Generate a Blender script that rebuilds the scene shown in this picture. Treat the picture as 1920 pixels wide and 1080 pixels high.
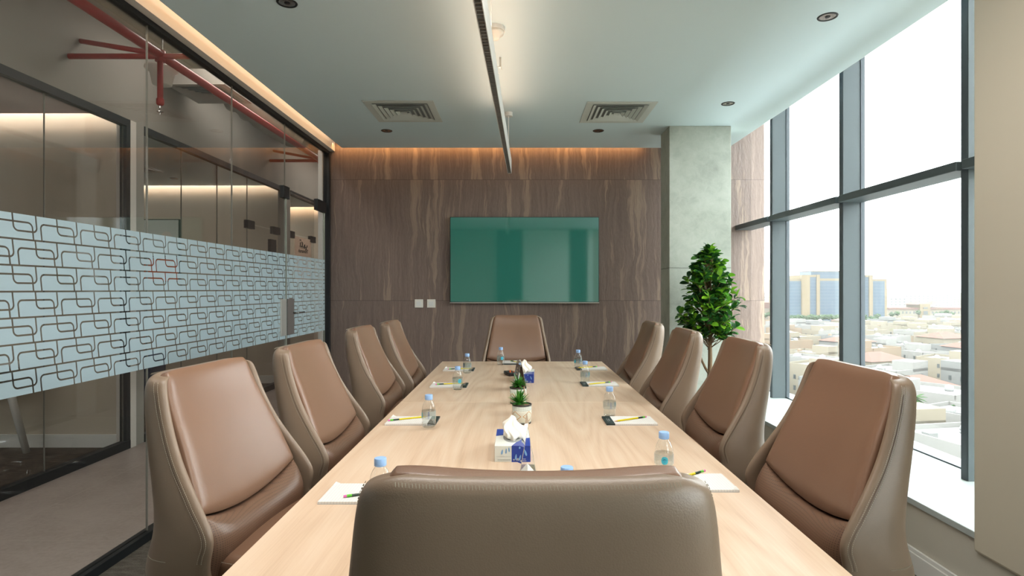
import bpy, bmesh, math, random
from mathutils import Vector, Matrix
R = math.radians
random.seed(7)
S = bpy.context.scene
for o in list(bpy.data.objects): bpy.data.objects.remove(o)
COL = S.collection

# ---------------------------------------------------------------- camera
EYE = 1.35
cam = bpy.data.cameras.new('camera'); camo = bpy.data.objects.new('camera', cam); COL.objects.link(camo)
camo.location = (0, 0, EYE); camo.rotation_euler = (R(90), 0, 0)
cam.lens = 20.0; cam.sensor_width = 36.0; cam.sensor_fit = 'HORIZONTAL'
cam.shift_x = -9/1920; cam.shift_y = 2/1920
cam.clip_start = 0.05; cam.clip_end = 5000
S.camera = camo
# ---------------------------------------------------------------- exposure, sky, sun
vs = S.view_settings
S.display_settings.display_device = 'sRGB'
vs.view_transform = 'Standard'; vs.look = 'None'; vs.gamma = 1; vs.use_curve_mapping = False
vs.exposure = 1.12
w = bpy.data.worlds.new('sky'); S.world = w; w.use_nodes = True
bg = w.node_tree.nodes['Background']
bg.inputs[0].default_value = (0.93, 0.98, 1.0, 1); bg.inputs[1].default_value = 4.4
def lamp_sun(d, strength, angle, color):
    l = bpy.data.lights.new('sun', 'SUN'); l.energy = strength; l.angle = angle; l.color = color
    o = bpy.data.objects.new('sun', l); COL.objects.link(o)
    o.rotation_euler = Vector(d).to_track_quat('-Z', 'Y').to_euler(); return o
lamp_sun((0.35, 0.5, -0.8), 1.2, R(12), (1, 0.95, 0.88))   # veiled sun, behind this facade
def area(name, loc, direction, sx, sy, power, color, portal=False, spread=180):
    l = bpy.data.lights.new(name, 'AREA'); l.shape = 'RECTANGLE'; l.size = sx; l.size_y = sy
    l.energy = power; l.color = color; l.spread = R(spread)
    if portal: l.cycles.is_portal = True
    o = bpy.data.objects.new(name, l); COL.objects.link(o); o.location = loc
    d = Vector(direction).normalized()
    up = Vector((0, 1, 0)) if abs(d.y) < .9 else Vector((0, 0, 1))
    z = -d; x = up.cross(z).normalized(); y = z.cross(x)
    o.rotation_euler = Matrix((x, y, z)).transposed().to_euler(); return o
WARM = (1.0, 0.52, 0.20); SOFT = (1.0, 0.92, 0.84)
# local x of a lamp that points along +-X is along Z, local y along Y
area('window_portal', (2.56, 2.0, 1.8), (-1, 0, 0), 3.1, 8.2, 1, (1, 1, 1), portal=True)
area('left_cove_light', (-1.76, 2.2, 2.99), (-1, 0, -0.1), 0.04, 7.3, 7, (1.0, 0.60, 0.32))
area('back_cove_light', (-0.3, 5.945, 2.875), (0, .55, -1), 3.25, 0.03, 2.3, WARM)
area('pendant_up_light', (-0.12, 3.1, 2.575), (0, 0, 1), 0.035, 2.8, 1.9, (1, 0.68, 0.48))
area('room_near_fill', (0.1, 1.55, 2.79), (0, 0, -1), 2.2, 0.4, 24, (1, 0.95, 0.90))  # added fill over the near end of the table, no fixture there
area('corridor_fill', (-2.65, 1.6, 3.5), (0, 0, -1), 0.3, 2.6, 15, SOFT)  # this and the next two: fill added to brighten the corridor, no fixtures
area('corridor_fill', (-2.65, 5.6, 3.55), (0, 0, -1), 0.3, 2.2, 11, SOFT)
area('corridor_fill', (-2.65, 9.0, 3.5), (0, 0, -1), 0.3, 1.6, 8, SOFT)
area('side_room_fill', (-5.0, 2.9, 2.78), (0, 0, -1), 1.5, 0.6, 5, SOFT)  # unseen fill light added under the first room's ceiling
area('side_room_cove', (-5.0, 4.72, 2.96), (0, 1, -0.5), 3.2, 0.04, 3.2, WARM)
area('second_room_fill', (-5.0, 6.6, 2.78), (0, 0, -1), 1.5, 0.6, 10, SOFT)  # unseen fill added here, separate from the modelled downlight
area('second_room_cove', (-5.0, 8.04, 2.96), (0, 1, -0.5), 3.2, 0.04, 4.5, WARM)
area('third_room_fill', (-4.4, 9.3, 2.78), (0, 0, -1), 1.0, 0.6, 7, SOFT)  # unseen fill light added to the third room, no fixture built
area('third_room_cove', (-4.4, 10.16, 2.96), (0, 1, -0.5), 2.0, 0.04, 6, WARM)

# ---------------------------------------------------------------- node helpers
def srgb(r, g, b):
    f = lambda c: (c/255/12.92) if c/255 <= .04045 else ((c/255+.055)/1.055)**2.4
    return (f(r), f(g), f(b), 1)
class NT:
    def __init__(s, name):
        s.m = bpy.data.materials.new(name); s.m.use_nodes = True; s.t = s.m.node_tree
        s.t.nodes.clear(); s.out = s.t.nodes.new('ShaderNodeOutputMaterial')
    def n(s, typ, **k):
        nd = s.t.nodes.new('ShaderNode'+typ)
        for a, v in k.items():
            if a.startswith('i_'):
                s.set(nd.inputs[a[2:].replace('_', ' ')], v)
            else: setattr(nd, a, v)
        return nd
    def set(s, inp, v):
        if hasattr(v, 'is_linked') or isinstance(v, bpy.types.NodeSocket): s.t.links.new(v, inp)
        elif isinstance(v, (int, float)) and inp.type in ('RGBA', 'VECTOR'):
            inp.default_value = (v, v, v, 1) if inp.type == 'RGBA' else (v, v, v)
        else: inp.default_value = v
    def math(s, op, a, b=0.0, c=None):
        nd = s.t.nodes.new('ShaderNodeMath'); nd.operation = op
        s.set(nd.inputs[0], a); s.set(nd.inputs[1], b)
        if c is not None: s.set(nd.inputs[2], c)
        return nd.outputs[0]
    def obj(s): return s.n('TexCoord').outputs['Object']
    def geo(s): return s.n('NewGeometry').outputs['Position']
    def sep(s, v):
        x = s.n('SeparateXYZ'); s.set(x.inputs[0], v); return x.outputs
    def comb(s, x=0., y=0., z=0.):
        c = s.n('CombineXYZ'); s.set(c.inputs[0], x); s.set(c.inputs[1], y); s.set(c.inputs[2], z); return c.outputs[0]
    def scale(s, v, sc):
        m_ = s.n('Mapping'); s.set(m_.inputs['Vector'], v); m_.inputs['Scale'].default_value = sc; return m_.outputs[0]
    def noise(s, v, sc, det=3, rough=.5, dist=0.):
        nn = s.n('TexNoise'); s.set(nn.inputs['Vector'], v); nn.inputs['Scale'].default_value = sc
        nn.inputs['Detail'].default_value = det; nn.inputs['Roughness'].default_value = rough
        nn.inputs['Distortion'].default_value = dist; return nn.outputs['Fac']
    def voro(s, v, sc, dim='3D', rnd=1., feat='F1'):
        nn = s.n('TexVoronoi'); nn.voronoi_dimensions = dim; nn.feature = feat
        s.set(nn.inputs['Vector'], v); nn.inputs['Scale'].default_value = sc
        if 'Randomness' in nn.inputs: nn.inputs['Randomness'].default_value = rnd
        return nn.outputs['Distance']
    def ramp(s, f, stops):
        r = s.n('ValToRGB'); s.set(r.inputs[0], f); cr = r.color_ramp
        while len(cr.elements) < len(stops): cr.elements.new(.5)
        for e, (p, c) in zip(cr.elements, stops):
            e.position = p; e.color = c if len(c) == 4 else (*c, 1)
        return r.outputs[0]
    def mix(s, f, a, b):
        m_ = s.n('Mix', data_type='RGBA'); s.set(m_.inputs[0], f); s.set(m_.inputs[6], a); s.set(m_.inputs[7], b); return m_.outputs[2]
    def bump(s, h, st=.2, dist=.001):
        b = s.n('Bump'); s.set(b.inputs['Height'], h); b.inputs['Strength'].default_value = st; b.inputs['Distance'].default_value = dist
        return b.outputs[0]
    def pbr(s, col, rough=.5, metal=0., normal=None, spec=.5, **kw):
        p = s.n('BsdfPrincipled'); s.set(p.inputs['Base Color'], col); s.set(p.inputs['Roughness'], rough)
        p.inputs['Metallic'].default_value = metal; p.inputs['Specular IOR Level'].default_value = spec
        if normal is not None: s.set(p.inputs['Normal'], normal)
        for k, v in kw.items(): s.set(p.inputs[k.replace('_', ' ')], v)
        s.t.links.new(p.outputs[0], s.out.inputs[0]); s.p = p; return s.m
    def surf(s, sh): s.t.links.new(sh, s.out.inputs[0]); return s.m
    def mixsh(s, f, a, b):
        m_ = s.n('MixShader'); s.set(m_.inputs[0], f); s.t.links.new(a, m_.inputs[1]); s.t.links.new(b, m_.inputs[2]); return m_.outputs[0]
def plain(name, c, rough=.5, metal=0., spec=.5, bump=0., bs=200.):
    t = NT(name)
    nm = t.bump(t.noise(t.obj(), bs, 4), bump) if bump else None
    v = t.noise(t.obj(), 6., 3)
    col = t.mix(t.math('MULTIPLY', v, .12), c, tuple(x*.8 for x in c[:3])+(1,))
    return t.pbr(col, rough, metal, nm, spec)
def emis(name, c, st):
    t = NT(name); e = t.n('Emission'); e.inputs[0].default_value = c; e.inputs[1].default_value = st; return t.surf(e.outputs[0])

# ---------------------------------------------------------------- materials
M = {}
def leather(name, c1, c2, rough, perf=False):
    t = NT(name); o = t.obj()
    grain = t.voro(o, 430.); fine = t.noise(o, 900., 2); big = t.noise(o, 5., 2)
    h = t.math('ADD', t.math('MULTIPLY', grain, 1.), t.math('MULTIPLY', fine, .25))
    col = t.mix(big, c1, c2)
    nm = t.bump(h, .13, .0010)
    if perf:
        x = t.sep(o)
        d = t.voro(t.comb(x[1], x[2], 0.), 165., '2D', 0.)
        hole = t.math('LESS_THAN', d, .16)
        col = t.mix(hole, col, (.035, .022, .016, 1))
        nm = t.bump(t.math('SUBTRACT', t.math('MULTIPLY', grain, .6), hole), .3, .001)
    return t.pbr(col, rough, 0., nm, .55)
M['leather'] = leather('brown_leather', srgb(131, 99, 78), srgb(120, 90, 71), .34)
M['leather_perf'] = leather('perforated_brown_leather', srgb(118, 89, 70), srgb(109, 82, 65), .36, True)
M['leather_shell'] = leather('taupe_leather', srgb(136, 115, 96), srgb(124, 105, 87), .40)
M['thread'] = plain('thread', srgb(172, 164, 146), .7)
M['seam_dark'] = plain('seam_dark', srgb(84, 70, 58), .6)
M['chrome'] = plain('chrome', srgb(190, 190, 188), .18, 1.)
M['black_plastic'] = plain('black_plastic', srgb(34, 34, 36), .45)
M['black_metal'] = plain('black_metal', srgb(20, 25, 29), .5, .0)
M['pale_metal'] = plain('pale_metal', srgb(205, 203, 196), .35, .6)
M['white_paint'] = plain('white_paint', srgb(226, 226, 222), .45)
M['white_plastic'] = plain('white_plastic', srgb(232, 228, 218), .4)

t = NT('light_wood'); g = t.sep(t.geo())
nz = t.noise(t.comb(t.math('MULTIPLY', g[0], 1.3), t.math('MULTIPLY', g[1], .15), 0.), 2.4, 1, .5, .35)
rings = t.math('FRACT', t.math('ADD', t.math('MULTIPLY', nz, 15.), t.math('MULTIPLY', g[0], 7.)))
tri = t.math('ABSOLUTE', t.math('SUBTRACT', rings, .5))
fib = t.noise(t.comb(t.math('MULTIPLY', g[0], 210.), t.math('MULTIPLY', g[1], 5.), g[2]), 1., 4, .6)
fib2 = t.noise(t.comb(t.math('MULTIPLY', g[0], 26.), t.math('MULTIPLY', g[1], 1.2), g[2]), 1., 3, .6)
f = t.math('ADD', t.math('ADD', t.math('MULTIPLY', tri, .48), t.math('MULTIPLY', fib, .42)), t.math('MULTIPLY', fib2, .45))
M['wood'] = t.pbr(t.ramp(f, [(.28, srgb(198, 168, 140)), (.50, srgb(213, 185, 158)), (.80, srgb(222, 199, 175))]), .36, 0., t.bump(fib, .05, .0005), .4)
M['wood_seam'] = plain('wood_seam', srgb(233, 214, 186), .5)

t = NT('porcelain_wall'); g = t.sep(t.geo())
row = t.math('FLOOR', t.math('DIVIDE', t.math('ADD', g[2], 1.33), 1.279))
px_ = t.math('ADD', g[0], t.math('MULTIPLY', row, 7.31))
colm = t.math('FLOOR', t.math('DIVIDE', g[0], 2.4))
px_ = t.math('ADD', px_, t.math('MULTIPLY', colm, 3.7))
wob = t.noise(t.comb(t.math('MULTIPLY', px_, 3.), t.math('MULTIPLY', g[2], 2.2), 0.), 1., 3, .6)
vx = t.math('ADD', px_, t.math('MULTIPLY', wob, .12))
v1 = t.noise(t.comb(t.math('MULTIPLY', vx, 10.), t.math('MULTIPLY', g[2], .6), t.math('MULTIPLY', row, 3.3)), 1., 4, .62, .3)
v2 = t.noise(t.comb(t.math('MULTIPLY', vx, 60.), t.math('MULTIPLY', g[2], 1.6), 0.), 1., 4, .65)
v3 = t.noise(t.comb(t.math('MULTIPLY', vx, 340.), t.math('MULTIPLY', g[2], 24.), 0.), 1., 2, .5)
base = t.ramp(t.math('ADD', t.math('MULTIPLY', v2, .7), t.math('MULTIPLY', v3, .3)), [(.30, srgb(106, 89, 81)), (.52, srgb(124, 106, 97)), (.75, srgb(143, 124, 113))])
vein = t.ramp(v1, [(.555, (0, 0, 0)), (.59, (.40, .40, .40)), (.72, (.75, .75, .75))])
colr = t.mix(vein, base, srgb(172, 150, 130))
fz = t.math('FRACT', t.math('DIVIDE', t.math('ADD', g[2], 1.33), 1.279))
seam = t.math('LESS_THAN', t.math('MINIMUM', fz, t.math('SUBTRACT', 1., fz)), .0018)
colr = t.mix(t.math('MULTIPLY', seam, .6), colr, srgb(58, 50, 46))
hb = t.noise(t.comb(t.math('MULTIPLY', g[0], 26.), t.math('MULTIPLY', g[2], 8.), 0.), 1., 5, .6, .8)
M['porcelain'] = t.pbr(colr, .42, 0., t.bump(hb, .55, .006), .45)

def wallmat(name, c, rough=.8, b=.06):
    t = NT(name); p = t.geo(); n1 = t.noise(p, 1.1, 3); n2 = t.noise(p, 160., 3)
    return t.pbr(t.mix(t.math('MULTIPLY', n1, .16), c, tuple(x*.78 for x in c[:3])+(1,)), rough, 0., t.bump(n2, b, .001), .3)
M['ceiling'] = wallmat('ceiling_paint', srgb(216, 234, 238), .75)
M['beige_wall'] = wallmat('beige_paint', srgb(202, 194, 176))
M['greige'] = wallmat('greige_paint', srgb(150, 145, 135))
M['corridor_wall'] = wallmat('corridor_paint', srgb(152, 148, 140))
M['corridor_ceiling'] = wallmat('corridor_ceiling_paint', srgb(132, 130, 124))
M['warm_wall'] = wallmat('warm_white_paint', srgb(198, 187, 170))
M['mauve'] = wallmat('mauve_ceiling_paint', srgb(120, 92, 84))
M['sill'] = wallmat('sill_paint', srgb(176, 184, 182), .55)
M['knee'] = wallmat('knee_wall_paint', srgb(196, 192, 180))
M['fascia'] = wallmat('fascia_paint', srgb(214, 208, 200))
M['rear_dark'] = wallmat('rear_dark_panel', srgb(30, 36, 36), .5)
M['rear_light'] = wallmat('rear_light_panel', srgb(206, 214, 208), .5)

t = NT('concrete'); p = t.geo(); n1 = t.noise(p, 2.3, 5, .6); n2 = t.noise(p, 12., 5, .7, .6); n3 = t.noise(p, 90., 3)
c = t.ramp(t.math('ADD', t.math('MULTIPLY', n1, .6), t.math('MULTIPLY', n2, .4)), [(.30, srgb(150, 154, 144)), (.5, srgb(176, 181, 170)), (.7, srgb(192, 196, 186))])
crk = t.ramp(t.noise(t.scale(p, (1., 1., .8)), 5.5, 4, .6, 1.5), [(.492, (0, 0, 0)), (.5, (1, 1, 1)), (.508, (0, 0, 0))])
pit = t.ramp(n2, [(.62, (0, 0, 0)), (.68, (1, 1, 1))])
c = t.mix(t.math('MULTIPLY', t.math('MULTIPLY', crk, pit), .8), c, srgb(110, 112, 102))
gz = t.sep(p)[2]
jl = t.math('LESS_THAN', t.math('ABSOLUTE', t.math('SUBTRACT', t.math('ADD', gz, t.math('MULTIPLY', n2, .012)), 1.546)), .006)
c = t.mix(t.math('MULTIPLY', jl, .45), c, srgb(90, 92, 84))
M['concrete'] = t.pbr(c, .75, 0., t.bump(t.math('ADD', n2, t.math('MULTIPLY', n3, .4)), .2, .004), .3)

t = NT('carpet'); p = t.geo(); n1 = t.noise(p, 260., 3, .7); n2 = t.noise(t.scale(p, (3., 9., 1.)), 4., 4, .7)
M['carpet'] = t.pbr(t.ramp(t.math('ADD', t.math('MULTIPLY', n1, .55), t.math('MULTIPLY', n2, .45)), [(.35, srgb(70, 66, 60)), (.5, srgb(98, 92, 84)), (.66, srgb(132, 126, 116))]), .95, 0., t.bump(n1, .6, .004), .1)
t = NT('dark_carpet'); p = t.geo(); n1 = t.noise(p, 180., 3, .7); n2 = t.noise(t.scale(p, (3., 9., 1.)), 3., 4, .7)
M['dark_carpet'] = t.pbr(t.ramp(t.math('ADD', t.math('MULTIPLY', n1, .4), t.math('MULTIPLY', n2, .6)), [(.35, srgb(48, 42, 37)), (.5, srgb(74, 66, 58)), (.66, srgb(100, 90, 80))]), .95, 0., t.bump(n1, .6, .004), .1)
t = NT('corridor_tile'); p = t.geo(); g = t.sep(p)
n1 = t.noise(p, 3., 6, .65, .4); n2 = t.noise(p, 45., 4, .6)
c = t.ramp(t.math('ADD', t.math('MULTIPLY', n1, .6), t.math('MULTIPLY', n2, .4)), [(.3, srgb(142, 130, 123)), (.52, srgb(163, 151, 144)), (.75, srgb(176, 165, 159))])
fx = t.math('FRACT', t.math('DIVIDE', t.math('ADD', g[0], 10.1), 1.2)); fy = t.math('FRACT', t.math('DIVIDE', t.math('ADD', g[1], .55), 1.2))
j = t.math('MAXIMUM', t.math('LESS_THAN', fx, .003), t.math('LESS_THAN', fy, .003))
M['tile'] = t.pbr(t.mix(t.math('MULTIPLY', j, .5), c, srgb(190, 180, 170)), .38, 0., None, .4)

def thin_glass(name, tint, refl=1.0, edge=0.):
    t = NT(name); tr = t.n('BsdfTransparent'); tr.inputs[0].default_value = tint
    gl = t.n('BsdfGlossy'); gl.inputs['Roughness'].default_value = 0.0; gl.inputs[0].default_value = (1, 1, 1, 1)
    lw = t.n('LayerWeight'); lw.inputs[0].default_value = .5
    f5 = t.math('POWER', lw.outputs['Facing'], 5.)
    fr = t.math('ADD', t.math('MULTIPLY', f5, .90), .04)
    return t.surf(t.mixsh(t.math('MINIMUM', t.math('MULTIPLY', fr, refl), 1.), tr.outputs[0], gl.outputs[0]))
M['glass'] = thin_glass('partition_glass', (.93, .935, .93, 1), 1.0)
M['window_glass'] = thin_glass('window_glass', (.97, .99, .98, 1), .6)
M['acrylic'] = thin_glass('acrylic', (.95, .96, .955, 1), 1.4)
M['pet'] = thin_glass('clear_plastic', (.975, .985, .985, 1), 1.6)
t = NT('water'); gl = t.n('BsdfGlass'); gl.inputs['IOR'].default_value = 1.33; gl.inputs[0].default_value = (.96, .98, .98, 1); gl.inputs['Roughness'].default_value = 0.
tr = t.n('BsdfTransparent'); tr.inputs[0].default_value = (.95, .97, .97, 1)
M['water'] = t.surf(t.mixsh(.90, gl.outputs[0], tr.outputs[0]))
M['joint'] = plain('silicone_joint', srgb(128, 126, 118), .4)
M['glass_edge'] = plain('polished_glass_edge', srgb(196, 202, 190), .12, .6)

# frosted film with a pattern of linked, slightly slanting outlined shapes left clear
t = NT('frosted_film'); g = t.sep(t.geo())
RH, P = .1052, .217
zz = t.math('SUBTRACT', g[2], .919)
k = t.math('FLOOR', t.math('DIVIDE', zz, RH))
v = t.math('SUBTRACT', zz, t.math('MULTIPLY', k, RH))
odd = t.math('MODULO', t.math('ADD', k, 20.), 2.)
yy = t.math('ADD', g[1], t.math('MULTIPLY', t.math('SUBTRACT', v, .07), .12))
yy = t.math('SUBTRACT', t.math('SUBTRACT', yy, 2.379-.217*20), t.math('MULTIPLY', odd, P/2))
x = t.math('SUBTRACT', t.math('MODULO', t.math('ADD', yy, .010), P), .010)
def rbox(x0, x1, v0, v1, r):
    cx, cv, hx, hv = (x0+x1)/2, (v0+v1)/2, (x1-x0)/2, (v1-v0)/2
    dx = t.math('SUBTRACT', t.math('ABSOLUTE', t.math('SUBTRACT', x, cx)), hx-r)
    dv = t.math('SUBTRACT', t.math('ABSOLUTE', t.math('SUBTRACT', v, cv)), hv-r)
    ax = t.math('MAXIMUM', dx, 0.); av = t.math('MAXIMUM', dv, 0.)
    l = t.math('SQRT', t.math('ADD', t.math('MULTIPLY', ax, ax), t.math('MULTIPLY', av, av)))
    ins = t.math('MINIMUM', t.math('MAXIMUM', dx, dv), 0.)
    return t.math('ABSOLUTE', t.math('SUBTRACT', t.math('ADD', l, ins), r))
dA = rbox(0., .176, -.08, .070, .02); dB = rbox(.0875, .197, .034, .20, .02)
dH = t.math('MINIMUM', v, t.math('SUBTRACT', RH, v))
line = t.math('LESS_THAN', t.math('MINIMUM', t.math('MINIMUM', dA, dB), dH), .0037)
df = t.n('BsdfDiffuse'); df.inputs[0].default_value = srgb(178, 197, 204); tl = t.n('BsdfTranslucent'); tl.inputs[0].default_value = srgb(170, 180, 180)
tr = t.n('BsdfTransparent'); tr2 = t.n('BsdfTransparent')
fro = t.mixsh(.22, df.outputs[0], tl.outputs[0]); fro = t.mixsh(.06, fro, tr2.outputs[0])
M['film'] = t.surf(t.mixsh(line, fro, tr.outputs[0]))

M['frame_blue'] = plain('mullion_grey', srgb(74, 84, 87), .5, .0)
M['frame_dark'] = plain('mullion_gasket', srgb(66, 74, 80), .5)
M['red_pipe'] = plain('red_pipe', srgb(176, 50, 44), .45)
M['vent'] = plain('vent_white', srgb(206, 212, 206), .5)
M['vent_shade'] = plain('vent_void_shade', srgb(135, 140, 140), .8)  # grey that holds the shade of the opening behind the louvers
M['duct'] = plain('duct_foil', srgb(176, 172, 164), .6, .0, bump=.5, bs=30.)
t = NT('tv_screen')
M['tv'] = t.pbr((.010, .085, .062, 1), .05, 0., None, .9, Emission_Color=(.018, .095, .070, 1), Emission_Strength=.35, Coat_Weight=1.0, Coat_IOR=1.8, Coat_Roughness=.05)
M['paper'] = None
t = NT('ruled_paper'); o = t.sep(t.obj()); fx = t.math('FRACT', t.math('DIVIDE', o[0], .0085))
M['paper'] = t.pbr(t.mix(t.math('LESS_THAN', fx, .08), srgb(226, 222, 216), srgb(176, 176, 178)), .7)
M['paper_plain'] = plain('white_paper', srgb(226, 224, 218), .7)
M['header'] = plain('pad_header', srgb(36, 50, 48), .5)
M['pad_edge'] = plain('pad_underside', srgb(150, 168, 186), .6)
M['pencil_yellow'] = plain('pencil_yellow', srgb(222, 202, 20), .35)
M['pencil_green'] = plain('pencil_dark_green', srgb(26, 52, 36), .4)
M['pencil_lime'] = plain('pencil_lime', srgb(96, 190, 50), .4)
M['eraser'] = plain('eraser_pink', srgb(226, 110, 176), .7)
M['pencil_wood'] = plain('pencil_wood', srgb(220, 176, 140), .7)
M['graphite'] = plain('graphite', srgb(50, 50, 54), .5)
M['cap'] = plain('bottle_cap_blue', srgb(150, 186, 232), .4)
t = NT('bottle_label'); tr = t.n('BsdfTransparent'); df = t.n('BsdfDiffuse'); df.inputs[0].default_value = srgb(186, 226, 232)
M['label'] = t.surf(t.mixsh(.80, df.outputs[0], tr.outputs[0]))
M['label_teal'] = plain('label_teal', srgb(70, 186, 208), .5)
M['label_navy'] = plain('label_navy', srgb(60, 76, 150), .5)
M['tissue'] = plain('tissue_paper', srgb(244, 238, 226), .9)
M['box_navy'] = plain('box_navy', srgb(34, 62, 150), .35)
M['box_white'] = plain('box_white', srgb(224, 226, 218), .4)
M['box_feather'] = plain('box_feather_blue', srgb(120, 164, 210), .4)
M['brown_card'] = plain('brown_card', srgb(84, 58, 48), .6)
M['gold'] = plain('gold_ink', srgb(200, 160, 90), .4, .5)
M['ink'] = plain('black_ink', srgb(20, 20, 22), .5)
M['grey_ink'] = plain('grey_ink', srgb(150, 152, 150), .6)
M['soil'] = plain('gravel', srgb(150, 116, 88), .9, bump=.8, bs=120.)
M['pot_rim'] = plain('pot_rim', srgb(50, 46, 42), .7)
t = NT('pot_pattern'); o = t.sep(t.obj())
ang = t.math('DIVIDE', t.math('ARCTAN2', o[1], o[0]), 2*math.pi); zc = o[2]
u = t.math('ABSOLUTE', t.math('SUBTRACT', t.math('FRACT', t.math('MULTIPLY', t.math('ADD', ang, 1.), 4.)), .5))   # 0..0.5
vv = t.math('DIVIDE', t.math('ABSOLUTE', t.math('SUBTRACT', zc, .036)), .050)
dsum = t.math('ADD', u, vv)
main = t.math('LESS_THAN', t.math('ABSOLUTE', t.math('SUBTRACT', dsum, .43)), .030)
small = t.math('MULTIPLY', t.math('LESS_THAN', t.math('FRACT', t.math('MULTIPLY', dsum, 11.)), .35), t.math('LESS_THAN', t.math('FRACT', t.math('MULTIPLY', ang, 120.)), .6))
inmid = t.math('LESS_THAN', t.math('ABSOLUTE', t.math('SUBTRACT', zc, .036)), .0235)
top = t.math('GREATER_THAN', zc, .0605)
dots = t.math('MULTIPLY', t.math('LESS_THAN', t.math('FRACT', t.math('MULTIPLY', ang, 60.)), .45), t.math('LESS_THAN', t.math('FRACT', t.math('MULTIPLY', zc, 150.)), .6))
lowl = t.math('LESS_THAN', t.math('ABSOLUTE', t.math('SUBTRACT', zc, .0085)), .0015)
c = t.mix(t.math('MULTIPLY', small, inmid), srgb(222, 226, 214), srgb(188, 164, 130))
c = t.mix(t.math('MULTIPLY', main, inmid), c, srgb(196, 148, 96))
c = t.mix(t.math('MULTIPLY', dots, top), c, srgb(70, 72, 66))
c = t.mix(t.math('MULTIPLY', lowl, t.math('LESS_THAN', t.math('FRACT', t.math('MULTIPLY', ang, 40.)), .6)), c, srgb(60, 60, 56))
M['pot'] = t.pbr(c, .7)
def leafmat(name, stops, rough=.35):
    t = NT(name); r = t.n('NewGeometry').outputs['Random Per Island']
    c = t.ramp(r, stops); p = t.n('BsdfPrincipled'); t.set(p.inputs['Base Color'], c); p.inputs['Roughness'].default_value = rough
    tl = t.n('BsdfTranslucent'); t.set(tl.inputs[0], c)
    return t.surf(t.mixsh(.25, p.outputs[0], tl.outputs[0]))
M['leaf'] = leafmat('ficus_leaf', [(0, srgb(28, 66, 34)), (.45, srgb(44, 96, 40)), (.72, srgb(88, 150, 42)), (1, srgb(150, 205, 50))])
M['spiky'] = leafmat('succulent_leaf', [(0, srgb(36, 104, 34)), (.6, srgb(62, 144, 46)), (1, srgb(104, 180, 70))])
M['bark'] = plain('bark', srgb(120, 96, 70), .85, bump=.8, bs=60.)
M['planter'] = plain('planter', srgb(60, 58, 56), .6)
M['orange'] = plain('orange_fabric', srgb(214, 96, 40), .8)
M['blue_fabric'] = plain('blue_fabric', srgb(40, 66, 110), .8)
M['sign'] = plain('sign_panel', srgb(244, 214, 190), .6)
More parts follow.
